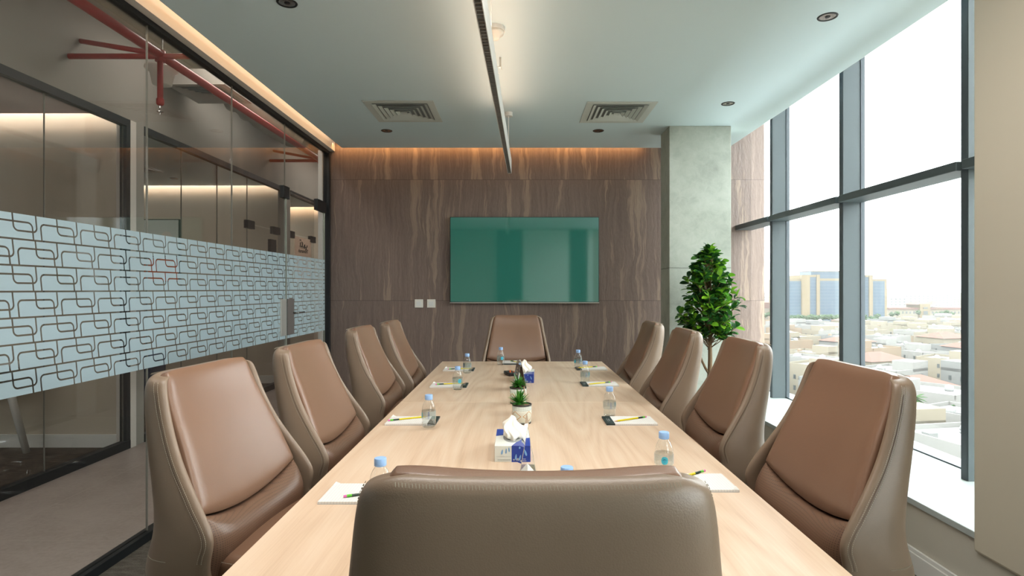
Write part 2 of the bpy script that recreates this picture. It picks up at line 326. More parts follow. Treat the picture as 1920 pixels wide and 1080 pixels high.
# ---------------------------------------------------------------- mesh helpers
class MB:
    def __init__(s): s.v = []; s.f = []
    def add(s, vs_, fs):
        b = len(s.v); s.v += [tuple(p) for p in vs_]; s.f += [tuple(b+i for i in f) for f in fs]; return s
    def box(s, x0, x1, y0, y1, z0, z1, mat=None):
        P_ = [(x0, y0, z0), (x1, y0, z0), (x1, y1, z0), (x0, y1, z0), (x0, y0, z1), (x1, y0, z1), (x1, y1, z1), (x0, y1, z1)]
        if mat: P_ = [mat @ Vector(p) for p in P_]
        return s.add(P_, [(0, 3, 2, 1), (4, 5, 6, 7), (0, 1, 5, 4), (1, 2, 6, 5), (2, 3, 7, 6), (3, 0, 4, 7)])
    def lathe(s, prof, n=24, c=(0, 0, 0), cap=True):
        vs_ = []
        for r, z in prof:
            for i in range(n):
                a = 2*math.pi*i/n; vs_.append((c[0]+r*math.cos(a), c[1]+r*math.sin(a), c[2]+z))
        fs = []
        for k_ in range(len(prof)-1):
            for i in range(n):
                j_ = (i+1) % n; fs.append((k_*n+i, k_*n+j_, (k_+1)*n+j_, (k_+1)*n+i))
        if cap:
            if prof[0][0] > 1e-5: fs.append(tuple(reversed(range(n))))
            if prof[-1][0] > 1e-5: fs.append(tuple((len(prof)-1)*n+i for i in range(n)))
        return s.add(vs_, fs)
    def tube(s, pts, r, n=8, cap=True):
        pts = [Vector(p) for p in pts]; rs = r if isinstance(r, (list, tuple)) else [r]*len(pts)
        vs_ = []; prev = None
        for i, p in enumerate(pts):
            d = (pts[min(i+1, len(pts)-1)]-pts[max(i-1, 0)]).normalized()
            if prev is None: a = d.orthogonal().normalized()
            else: a = (prev-d*prev.dot(d)).normalized()
            prev = a; b_ = d.cross(a)
            for k_ in range(n):
                t_ = 2*math.pi*k_/n; vs_.append(p+rs[i]*(math.cos(t_)*a+math.sin(t_)*b_))
        fs = []
        for i in range(len(pts)-1):
            for k_ in range(n):
                j_ = (k_+1) % n; fs.append((i*n+k_, i*n+j_, (i+1)*n+j_, (i+1)*n+k_))
        if cap: fs += [tuple(reversed(range(n))), tuple((len(pts)-1)*n+k_ for k_ in range(n))]
        return s.add(vs_, fs)
    def loft(s, rings, cap=True):
        n = len(rings[0]); vs_ = [p for r_ in rings for p in r_]; fs = []
        for i in range(len(rings)-1):
            for k_ in range(n):
                j_ = (k_+1) % n; fs.append((i*n+k_, i*n+j_, (i+1)*n+j_, (i+1)*n+k_))
        if cap: fs += [tuple(reversed(range(n))), tuple((len(rings)-1)*n+k_ for k_ in range(n))]
        return s.add(vs_, fs)
    def prism(s, poly, h0, h1, axis='z', mat=None):
        n = len(poly)
        def mk(p, h): 
            q = {'z': (p[0], p[1], h), 'y': (p[0], h, p[1]), 'x': (h, p[0], p[1])}[axis]
            return mat @ Vector(q) if mat else q
        return s.add([mk(p, h0) for p in poly]+[mk(p, h1) for p in poly],
                     [tuple(reversed(range(n))), tuple(range(n, 2*n))]+[(i, (i+1) % n, n+(i+1) % n, n+i) for i in range(n)])
    def build(s, name, mat, parent=None, loc=(0, 0, 0), smooth=False, bevel=0., subsurf=0, recalc=True, angle=None):
        me = bpy.data.meshes.new(name); me.from_pydata(s.v, [], s.f); me.update()
        if recalc:
            bm = bmesh.new(); bm.from_mesh(me); bmesh.ops.recalc_face_normals(bm, faces=bm.faces); bm.to_mesh(me); bm.free()
        me.materials.append(mat)
        o = bpy.data.objects.new(name, me); COL.objects.link(o); o.location = loc
        if parent: o.parent = parent
        if smooth or subsurf or angle:
            me.polygons.foreach_set('use_smooth', [True]*len(me.polygons))
            if angle: me.set_sharp_from_angle(angle=R(angle))
        if bevel:
            b = o.modifiers.new('bevel', 'BEVEL'); b.width = bevel; b.segments = 2; b.limit_method = 'ANGLE'; b.angle_limit = R(40)
        if subsurf:
            m_ = o.modifiers.new('subsurf', 'SUBSURF'); m_.levels = subsurf; m_.render_levels = subsurf
        return o
def tag(o, label=None, cat=None, group=None, kind=None):
    if label: o['label'] = label
    if cat: o['category'] = cat
    if group: o['group'] = group
    if kind: o['kind'] = kind
    return o
def thing(name, label, cat, loc=(0, 0, 0), rz=0., group=None):
    o = bpy.data.objects.new(name, None); COL.objects.link(o); o.location = loc; o.rotation_euler = (0, 0, rz); o.empty_display_size = .05
    return tag(o, label, cat, group)
def struct(name, mb, mat, label, cat, **k):
    return tag(mb.build(name, mat, **k), label, cat, kind='structure')
def tbox(name, mat, parent, *a, **k): return MB().box(*a).build(name, mat, parent, **k)
def copy_tree(o, parent=None):
    c_ = o.copy(); COL.objects.link(c_)
    if parent: c_.parent = parent
    for ch in list(o.children): copy_tree(ch, c_)
    return c_
def text_mesh(name, body, size, mat, parent, loc, rot, extrude=.0004, mirror=False, ax='CENTER'):
    cu = bpy.data.curves.new(name, 'FONT'); cu.body = body; cu.size = size; cu.extrude = extrude; cu.align_x = ax; cu.align_y = 'CENTER'
    to = bpy.data.objects.new(name, cu); COL.objects.link(to)
    dg = bpy.context.evaluated_depsgraph_get(); me = bpy.data.meshes.new_from_object(to.evaluated_get(dg))
    bpy.data.objects.remove(to)
    if mirror: me.transform(Matrix.Scale(-1, 4, (1, 0, 0)))
    me.materials.clear(); me.materials.append(mat)
    o = bpy.data.objects.new(name, me); COL.objects.link(o); o.location = loc; o.rotation_euler = rot
    if parent: o.parent = parent
    return o

# ================================================================ ROOM SHELL
CZ = 2.82      # ceiling
WY = 6.02      # back wall
GX = -2.0      # glass partition
struct('floor', MB().box(-2.03, 1.92, -2.0, WY, -.1, 0), M['carpet'], 'grey-brown speckled carpet of the meeting room', 'floor')
struct('ceiling', MB().box(-1.82, 2.20, -2.0, 5.92, CZ, CZ+.05), M['ceiling'], 'pale blue-green plaster ceiling of the meeting room', 'ceiling')
struct('ceiling_slab', MB().box(-2.06, 2.75, -2.0, WY+.15, 3.4, 3.6), M['ceiling'], 'structural slab above the hung ceiling', 'ceiling')
struct('wall_back', MB().box(-2.03, 2.62, WY, WY+.14, -.1, 3.4), M['porcelain'], 'dark brown veined porcelain wall behind the television', 'wall')
struct('wall_front', MB().box(-2.06, 2.62, -2.14, -2.0, -.1, 3.4), M['greige'], 'plain wall behind the camera', 'wall')
# knee wall, sill, pier
struct('wall_right', MB().box(1.90, 2.62, -2.0, WY, -.1, .32), M['knee'], 'low wall under the windows', 'wall')
struct('trim_1', MB().box(1.885, 2.62, 2.33, WY, .32, .35).box(1.885, 2.62, -2.0, .67, .32, .35), M['sill'], 'pale window sill board above the low wall', 'window sill', bevel=.003)
struct('baseboard_right', MB().box(1.882, 1.90, -2.0, WY, 0, .095).box(1.888, 1.90, -2.0, WY, .095, .115), M['white_paint'], 'white skirting board along the low window wall', 'baseboard', bevel=.002)
pm = MB(); pr = []
for z_, xo in ((.33, 1.905), (.29, 1.875), (.26, 1.868)): pass
pm.box(1.88, 2.62, .66, 2.345, .27, 3.4)
struct('wall_pier', pm, M['beige_wall'], 'beige plastered pier at the right beside the window', 'wall', bevel=.012)
struct('wall_window_head', MB().box(2.44, 2.62, 2.345, WY, 3.3, 3.4).box(2.44, 2.62, -2.0, .66, 3.3, 3.4), M['frame_blue'], 'window head above the ceiling line', 'wall')
# concrete column
struct('column', MB().box(1.372, 1.93, 5.12, 5.42, 0, CZ), M['concrete'], 'raw concrete column standing before the back wall at the window', 'column', bevel=.006)
# window: mullions, transoms, glass
win = tag(bpy.data.objects.new('window_1', None), 'tall window wall with grey-blue mullions and transoms overlooking the city', 'window', kind='structure'); COL.objects.link(win)
for y0 in (-1.55, -.42, 2.955, 4.09, 5.22):
    tbox('mullion', M['frame_blue'], win, 2.345, 2.49, y0, y0+.05, .35, 3.3, bevel=.002)
    MB().box(2.343, 2.3455, y0+.004, y0+.046, .35, 3.3).build('gasket', M['frame_dark'], win)
    MB().box(2.47, 2.50, y0-.006, y0+.056, .35, 3.3).build('gasket', M['frame_dark'], win)
segs = [(-2.0, -1.55), (-1.5, -.42), (-.37, .66), (2.345, 2.955), (3.005, 4.09), (4.14, 5.22), (5.27, WY)]
for a_, b_ in segs:
    tbox('transom', M['frame_blue'], win, 2.31, 2.49, a_-.012 if a_ > 2.4 else a_, b_, 1.972, 2.022, bevel=.004)
    for z0, z1 in ((.352, 1.971), (2.023, 3.3)):
        tbox('pane', M['window_glass'], win, 2.478, 2.484, a_, b_, z0, z1)
tbox('bottom_rail', M['frame_dark'], win, 2.47, 2.50, 2.345, WY, .345, .358); tbox('bottom_rail', M['frame_dark'], win, 2.47, 2.50, -2.0, .66, .345, .358)
# left bulkhead, partition frame, glass
struct('trim_2', MB().box(-2.06, -1.925, -2.0, WY, 2.806, 3.4), M['fascia'], 'pale bulkhead above the glass partition, lit by the cove', 'trim')
struct('trim_3', MB().box(-2.022, -1.978, -2.0, WY, 2.775, 2.806).box(-2.03, -1.97, -2.0, WY, 0, .045).box(-2.03, -1.97, 5.965, WY-.002, .045, 2.775), M['black_metal'], 'dark metal channel framing the glass partition', 'trim')
struct('trim_4', MB().box(-2.075, -2.032, 5.94, WY+.14, 0, 2.80), M['white_paint'], 'white jamb at the far end of the glass partition', 'trim')
gp = tag(bpy.data.objects.new('window_2', None), 'frameless glass partition with a frosted patterned band, facing the corridor', 'glass partition', kind='structure'); COL.objects.link(gp)
js = [-1.55, -.65, .25, 1.2, 2.14, 3.075, 3.99, 4.90]
for a_, b_ in zip(js[:-1], js[1:]):
    tbox('glass_panel', M['glass'], gp, GX-.005, GX+.005, a_+.002, b_-.002, .045, 2.775)
    tbox('panel_joint', M['joint'], gp, GX-.0052, GX+.0052, b_-.0015, b_+.0015, .045, 2.775)
tbox('glass_panel', M['glass'], gp, GX-.005, GX+.005, 4.902, 5.965, 2.20, 2.775)
MB().add([(GX+.0075, 0.2, .922), (GX+.0075, 4.898, .922), (GX+.0075, 4.898, 1.652), (GX+.0075, 0.2, 1.652)], [(0, 1, 2, 3)]).build('frosted_film', M['film'], gp)
# door in the partition
dr = tag(bpy.data.objects.new('door_1', None), 'frameless glass door of the meeting room with a dark lock patch', 'door', kind='structure'); COL.objects.link(dr)
tbox('glass_panel', M['glass'], dr, GX-.005, GX+.005, 4.925, 5.90, .012, 2.19)
tbox('polished_edge', M['glass_edge'], dr, GX-.007, GX+.009, 4.905, 4.925, .012, 2.19)
tbox('polished_edge', M['glass_edge'], dr, GX-.007, GX+.007, 5.90, 5.908, .012, 2.19)
MB().add([(GX+.0075, 4.925, .922), (GX+.0075, 5.90, .922), (GX+.0075, 5.90, 1.652), (GX+.0075, 4.925, 1.652)], [(0, 1, 2, 3)]).build('frosted_film', M['film'], dr)
tbox('patch_fitting', M['black_metal'], dr, GX-.02, GX+.02, 4.84, 4.96, 2.13, 2.235, bevel=.002)
tbox('patch_fitting', M['black_metal'], dr, GX-.02, GX+.02, 5.66, 5.92, 2.14, 2.25, bevel=.002)
lk = tbox('lock_plate', plain('lock_grey', srgb(104, 97, 93), .5), dr, GX-.014, GX+.018, 4.93, 5.07, .95, 1.265, bevel=.003)
tbox('lock_plate', M['pale_metal'], dr, GX-.014, GX+.016, 4.79, 4.90, .95, 1.265, bevel=.003)
MB().tube([(GX+.018, 5.05, 1.14), (GX+.055, 5.05, 1.14), (GX+.06, 5.07, 1.14), (GX+.06, 5.19, 1.14)], .009, 10).build('handle', M['chrome'], lk, smooth=True)

# unseen rear wall panels, added to put bands into the television's reflection
rp = MB()
for x0, x1 in ((-.48, .12), (1.30, 1.70)): rp.box(x0, x1, -2.0, -1.96, 0, 2.8)
struct('trim_5', rp, M['rear_dark'], 'unseen dark panels added behind the camera to band the television reflection', 'panel')
rp = MB()
for x0, x1 in ((.15, 1.27), (1.73, 2.3)): rp.box(x0, min(x1, 1.86), -2.0, -1.955, 0, 2.8)
struct('trim_6', rp, M['rear_light'], 'unseen light panels added behind the camera to band the television reflection', 'panel')

# ================================================================ CORRIDOR AND ROOMS ACROSS
OX = -3.29
struct('floor_corridor', MB().box(OX-.06, -2.03, -2.0, 11, -.1, 0).box(-2.03, -1.0, WY+.14, 11, -.1, 0), M['tile'], 'warm grey stone tile floor of the corridor', 'floor')
struct('ceiling_corridor', MB().box(OX, -2.06, -2.0, 11, 3.6, 3.7), M['corridor_ceiling'], 'grey ceiling of the corridor', 'ceiling')
struct('wall_corridor_right', MB().box(-2.075, -2.03, WY+.14, 11, 0, 3.6), M['corridor_wall'], 'corridor wall beyond the meeting room', 'wall')
struct('wall_corridor_end', MB().box(-7.4, -1.9, 10.9, 11.0, -.1, 3.6), M['corridor_wall'], 'far end wall of the corridor', 'wall')
struct('wall_corridor_near', MB().box(-7.4, -2.06, -2.14, -2.0, -.1, 3.6), M['corridor_wall'], 'near end wall of the corridor', 'wall')
struct('wall_opposite', MB().box(OX-.12, OX, -2.0, 11, 2.785, 3.6).box(OX-.12, OX, -2.0, .3, 0, 2.785).box(OX-.12, OX, 4.90, 5.02, 0, 2.785).box(OX-.12, OX, 10.35, 11, 0, 2.785),
       M['corridor_wall'], 'grey wall across the corridor with two wide glazed openings', 'wall')
struct('trim_7', MB().box(OX-.11, OX+.012, 4.83, 4.90, 0, 2.785), M['fascia'], 'pale jamb strip beside the first opening across the corridor', 'trim')
fr = MB()
for a_, b_, le, ri in ((.3, 4.83, True, True), (5.02, 8.12, True, False), (8.26, 10.35, False, True)):
    fr.box(OX-.05, OX+.008, a_, b_, 2.725, 2.785).box(OX-.05, OX+.012, a_, b_, 0, .07)
    if le and a_ != 5.02: fr.box(OX-.05, OX+.008, a_, a_+.05, .07, 2.725)
    if ri: fr.box(OX-.05, OX+.008, b_-.045, b_, .07, 2.725)
struct('trim_8', fr, M['black_metal'], 'black frames of the glazed openings across the corridor', 'trim')
struct('trim_9', MB().box(OX-.12, OX, 8.12, 8.26, 0, 2.785), M['corridor_wall'], 'grey post between two glazed rooms across the corridor', 'trim')
g2 = tag(bpy.data.objects.new('window_3', None), 'glazing of the rooms across the corridor', 'glass partition', kind='structure'); COL.objects.link(g2)
for ys in ([.35, 1.26, 2.17, 3.08, 3.99, 4.785], [5.03, 5.62, 6.29, 6.99]):
    for a_, b_ in zip(ys[:-1], ys[1:]):
        tbox('glass_panel', M['glass'], g2, OX-.03, OX-.022, a_+.002, b_-.002, .07, 2.725)
        tbox('panel_joint', M['joint'], g2, OX-.031, OX-.021, b_-.002, b_+.002, .07, 2.725)
def glass_door(name, label, y0, y1):
    d_ = tag(bpy.data.objects.new(name, None), label, 'door', kind='structure'); COL.objects.link(d_)
    tbox('glass_panel', M['glass'], d_, OX-.03, OX-.022, y0+.01, y1-.01, .07, 2.15)
    tbox('patch_fitting', M['black_metal'], d_, OX-.05, OX-.002, y0-.03, y0+.16, 2.10, 2.20)
    tbox('patch_fitting', M['black_metal'], d_, OX-.05, OX-.002, y1-.20, y1+.02, 2.10, 2.20)
    tbox('fixed_glass', M['glass'], d_, OX-.03, OX-.022, y0, y1, 2.165, 2.725)
    return d_
d2 = glass_door('door_2', 'first glass door across the corridor with black patch fittings', 6.99, 7.90)
tbox('handle_plate', M['black_plastic'], d2, OX-.045, OX-.006, 7.62, 7.80, 1.70, 2.02)
d3 = glass_door('door_3', 'second glass door across the corridor, the sign beside its hinge', 8.28, 9.30)
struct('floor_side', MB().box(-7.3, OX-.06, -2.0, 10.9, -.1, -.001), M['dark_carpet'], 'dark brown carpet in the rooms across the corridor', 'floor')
struct('wall_side_left', MB().box(-7.4, -7.3, -2.0, 10.9, -.1, 3.6), M['greige'], 'far side wall of the rooms across the corridor', 'wall')
struct('wall_side_back', MB().box(-7.3, OX-.12, 4.86, 4.98, 0, 3.4), M['warm_wall'], 'warm lit wall of the first room across the corridor', 'wall')
struct('ceiling_side', MB().box(-7.3, OX-.12, .3, 4.76, 2.82, 2.87), M['mauve'], 'dull mauve ceiling of the first room across the corridor', 'ceiling')
struct('wall_second_back', MB().box(-7.3, OX-.12, 8.17, 8.26, 0, 3.4), M['warm_wall'], 'warm lit wall of the second room across the corridor', 'wall')
struct('ceiling_second', MB().box(-7.3, OX-.12, 4.98, 8.08, 2.82, 2.87), M['ceiling'], 'pale ceiling of the second room across the corridor', 'ceiling')
struct('wall_third_back', MB().box(-7.3, OX-.12, 10.3, 10.38, 0, 3.4), M['warm_wall'], 'warm lit wall of the third room across the corridor', 'wall')
struct('ceiling_third', MB().box(-7.3, OX-.12, 8.26, 10.2, 2.82, 2.87), M['ceiling'], 'pale ceiling of the third room across the corridor', 'ceiling')
struct('baseboard_side', MB().box(-7.3, OX-.12, 4.845, 4.86, 0, .11), M['white_paint'], 'white skirting board in the first room across the corridor', 'baseboard')
struct('baseboard_second', MB().box(-7.3, OX-.12, 8.155, 8.17, 0, .11), M['white_paint'], 'white skirting board in the second room across the corridor', 'baseboard')

# sprinkler pipework
def sprinkler(y, label):
    s_ = thing('sprinkler', label, 'sprinkler', (-2.62, y, 0))
    MB().tube([(0, 0, 3.06), (0, 0, 2.72)], .020, 12).build('drop_pipe', M['red_pipe'], s_, smooth=True)
    MB().lathe([(.018, 2.70), (.026, 2.71), (.026, 2.745), (.018, 2.755)], 12).build('socket', M['red_pipe'], s_, smooth=True)
    MB().lathe([(.006, 2.70), (.008, 2.68), (.004, 2.665), (.022, 2.655), (.022, 2.651), (.003, 2.65), (.003, 2.63)], 12).build('head', M['chrome'], s_)
    MB().tube([(-.67, 0, 3.06), (.55, 0, 3.06)], .020, 12).build('branch_pipe', M['red_pipe'], s_, smooth=True)
    MB().tube([(-.67, .11, 3.22), (0, 0, 3.075)], .018, 12).build('branch_pipe', M['red_pipe'], s_, smooth=True)
    MB().lathe([(.034, 3.02), (.034, 3.10)], 14).build('tee', M['red_pipe'], s_, smooth=True)
    return s_
mp = tag(MB().tube([(-2.62, y_, 3.07) for y_ in (-1.9, 0, 3, 6, 9, 10.8)], .033, 14).build('sprinkler_main_pipe', M['red_pipe'], smooth=True), 'long red sprinkler main pipe running along the corridor ceiling', 'pipe')
sprinkler(4.18, 'red sprinkler drop with branches, near the corner of the first room opening')
sprinkler(7.58, 'red sprinkler drop farther down the corridor above the doors')
be = thing('alarm_sounder', 'white cup-shaped fixture hanging behind the red pipe junction', 'alarm', (-2.88, 4.62, 3.08))
MB().lathe([(.055, -.075), (.07, -.07), (.09, .03), (.125, .05), (.125, .065), (.08, .07)], 24).build('housing', M['white_plastic'], be, smooth=True)
MB().tube([(0, 0, .07), (0, 0, .52)], .006, 6).build('rod', M['chrome'], be)
# ceiling diffusers
def diffuser(name, label, cx, cy, z, sz, group=None, mat=None):
    t_ = thing(name, label, 'air vent', (cx, cy, z), 0, group); h = sz/2; mat = mat or M['vent']
    def ring(o_, i_, zo, zi, th=.003):
        q = []; 
        for a_, zz_ in ((o_, zo), (i_, zi), (i_, zi+th), (o_, zo+th)): q.append([(-a_, -a_, zz_), (a_, -a_, zz_), (a_, a_, zz_), (-a_, a_, zz_)])
        m_ = MB(); b = [p for r_ in q for p in r_]; fs = []
        for k_ in range(4):
            for i in range(4):
                fs.append((k_*4+i, k_*4+(i+1) % 4, ((k_+1) % 4)*4+(i+1) % 4, ((k_+1) % 4)*4+i))
        return m_.add(b, fs)
    ring(h, h*.80, -.006, -.006, .005).build('flange', mat, t_, bevel=.001)
    tbox('void_shade_plate', M['vent_shade'], t_, -h*.79, h*.79, -h*.79, h*.79, -.0005, .0)  # flat plate, shade of the vent's depth put into its colour
    for k_ in range(5):
        o_ = h*(.78-.14*k_); ring(o_, o_-h*.085, -.012-.002*k_, -.003, .0015).build('louver', mat, t_)
    tbox('centre_plate', mat, t_, -h*.09, h*.09, -h*.09, h*.09, -.016, -.013)
    return t_
diffuser('ceiling_vent', 'square white ceiling diffuser left of the pendant light', -.93, 4.71, CZ, .557)
diffuser('ceiling_vent', 'square white ceiling diffuser right of the pendant light', .83, 4.735, CZ, .557)
diffuser('ceiling_vent', 'square ceiling diffuser in the second room across the corridor', -4.7, 6.9, 2.82, .5)
cv = diffuser('corridor_vent', 'grey air grille hanging in the corridor in front of a flexible duct', -2.93, 5.45, 3.22, .54, None, M['duct'])
tbox('plenum_box', M['duct'], cv, -.26, .26, -.26, .26, .0, .14)
dm = MB(); pts = []; rr = []
for i in range(30):
    a_ = i/29; pts.append((-2.85+.1*math.sin(a_*3), 5.72+a_*1.5, 3.30-.08*math.sin(a_*math.pi))); rr.append(.13+.014*(i % 2)+.012*math.sin(i*1.7))
dm.tube(pts, rr, 18).build('flexible_duct', M['duct'], smooth=True)
tag(bpy.data.objects['flexible_duct'], 'crumpled flexible air duct under the corridor ceiling', 'duct')
# downlights
def downlight(label, x_, y_, z_=CZ):
    t_ = thing('downlight', label, 'ceiling light', (x_, y_, z_), 0)
    MB().lathe([(.040, -.001), (.042, -.004), (.050, -.004), (.052, 0)], 28, cap=False).build('trim_ring', M['black_metal'], t_, smooth=True)
    MB().lathe([(.041, -.0015), (.030, -.0012), (.018, -.0009), (.0, -.0008)], 16, cap=False).build('reflector', M['chrome_dark'], t_)
    MB().lathe([(.013, -.002), (.013, -.0035), (.0, -.004)], 16).build('lens', M['black_plastic'], t_)
    return t_
M['chrome_dark'] = plain('dark_chrome', srgb(168, 160, 154), .25, 1.)
downlight('round recessed downlight at the top left, near the cove', -1.18, 2.921)
downlight('round recessed downlight at the top right, above the windows', 1.677, 3.07)
downlight('small recessed downlight in front of the concrete column', 1.673, 4.507)
downlight('small recessed downlight behind the left ceiling diffuser', -1.2077, 5.281)
downlight('small recessed downlight behind the right ceiling diffuser', .757, 5.281)
downlight('recessed downlight in the second room across the corridor', -4.55, 7.55, 2.82)
# pendant light
PA = math.atan2(.0805, 3.184)
pd = thing('linear_pendant_light', 'long thin white pendant light with black louvres over the table', 'pendant light', (-.128, 2.9, 2.43), -PA)
pm = MB(); w_, h_, L0, L1 = .0175, .13, -2.0, 2.42
pm.box(-w_, -w_+.003, L0, L1, 0, h_).box(w_-.003, w_, L0, L1, 0, h_).box(-w_, w_, L0, L0+.003, 0, h_).box(-w_, w_, L1-.003, L1, 0, h_).box(-w_, w_, L0, L1, .04, .043)
pm.build('housing', M['white_paint'], pd)
lm = MB(); lv = MB(); y_ = L0+.02
lm.box(-w_+.003, -w_+.0045, L0, L1, .0, .02).box(w_-.0045, w_-.003, L0, L1, .001, .02)
while y_ < L1-.01:
    lm.box(-w_+.003, w_-.003, y_, y_+.004, .002, .018); y_ += .030
lm.build('louvre', plain('louvre_grey', srgb(150, 150, 146), .5, .0), pd)
tbox('reflector', M['bronze'] if 'bronze' in M else plain('bronze_reflector', srgb(200, 160, 130), .5, .0), pd, -w_+.0046, w_-.0046, L0+.01, L1-.01, .022, .024)
for yy_ in (-1.4, -.22, 1.84):
    MB().tube([(.012, yy_, h_), (.012, yy_, CZ-2.43)], .0022 if yy_ < 1 else .0035, 6).build('suspension_rod', M['white_paint'], pd)
    MB().lathe([(.033, CZ-2.43-.032), (.035, CZ-2.43-.03), (.035, CZ-2.43)], 20, (.012, yy_, 0)).build('canopy', M['white_paint'], pd, smooth=False)
sd = thing('smoke_detector', 'round white smoke detector on the ceiling beside the pendant', 'smoke detector', (-.125, 3.2, CZ))
MB().lathe([(.058, 0), (.058, -.022)], 28).build('base', M['white_paint'], sd)
MB().lathe([(.054, -.022), (.052, -.038), (.03, -.052), (.026, -.064), (0, -.068)], 28).build('head', M['white_plastic'], sd, smooth=True)
hk = thing('ceiling_hook', 'small metal bracket with a looped wire hanging from the ceiling', 'hook', (-.105, 3.62, CZ))
tbox('bracket', M['pale_metal'], hk, -.006, .006, -.01, .01, -.06, 0)
MB().tube([(-.012+.022*math.cos(a_*.5), 0, -.075+.022*math.sin(a_*.5)) for a_ in range(11)], .0015, 6).build('wire_loop', M['pale_metal'], hk)

# ================================================================ CHAIRS
def lerp_tab(tab, z):
    # tab: list of (z, val) descending z; smooth (Catmull-Rom) interpolation
    t_ = sorted(tab); 
    if z <= t_[0][0]: return t_[0][1]
    if z >= t_[-1][0]: return t_[-1][1]
    for i in range(len(t_)-1):
        if t_[i][0] <= z <= t_[i+1][0]:
            z0, v0 = t_[i]; z1, v1 = t_[i+1]; h = z1-z0; a = (z-z0)/h
            m0 = (v1-(t_[i-1][1] if i else v0))/((z1-(t_[i-1][0] if i else z0))) if i else (v1-v0)/h
            m1 = ((t_[i+2][1]-v0)/(t_[i+2][0]-z0)) if i+2 < len(t_) else (v1-v0)/h
            return v0*(2*a**3-3*a*a+1)+m0*h*(a**3-2*a*a+a)+v1*(-2*a**3+3*a*a)+m1*h*(a**3-a*a)
TW = [(1.124, .190), (1.118, .206), (1.102, .219), (1.08, .228), (1.0, .241), (.9, .260), (.8, .282), (.72, .293), (.66, .292), (.60, .287), (.54, .268), (.49, .225), (.455, .165)]
TB = [(1.124, -.052), (1.110, -.066), (1.08, -.073), (1.0, -.066), (.9, -.050), (.8, -.034), (.72, -.034), (.66, -.050), (.60, -.068), (.54, -.060), (.49, -.015), (.455, .055)]
TR = [(1.124, .000), (1.110, .006), (1.08, .014), (1.0, .038), (.9, .082), (.8, .146), (.72, .192), (.66, .180), (.60, .190), (.54, .27), (.49, .33), (.455, .33)]
TE = [(1.128, 0.), (1.05, .020), (.95, .062), (.85, .106), (.767, .142), (.70, .165), (.60, .165)]
TP = [(1.13, .170), (1.122, .180), (1.112, .188), (1.095, .195), (1.05, .205), (.95, .221), (.85, .237), (.767, .250), (.68, .252), (.58, .245)]
OFF = -.30
def outer(z, a, inset=0.):
    # a in [0, pi]: 0 = one rim, pi = other rim, through the back
    W = lerp_tab(TW, z)-inset; fr_ = lerp_tab(TR, z); D = fr_-lerp_tab(TB, z)-inset
    c_, s_ = math.cos(a), math.sin(a); e = 2/3.6
    u_ = W*math.copysign(abs(c_)**e, c_); f_ = fr_-D*abs(s_)**e
    return u_, f_
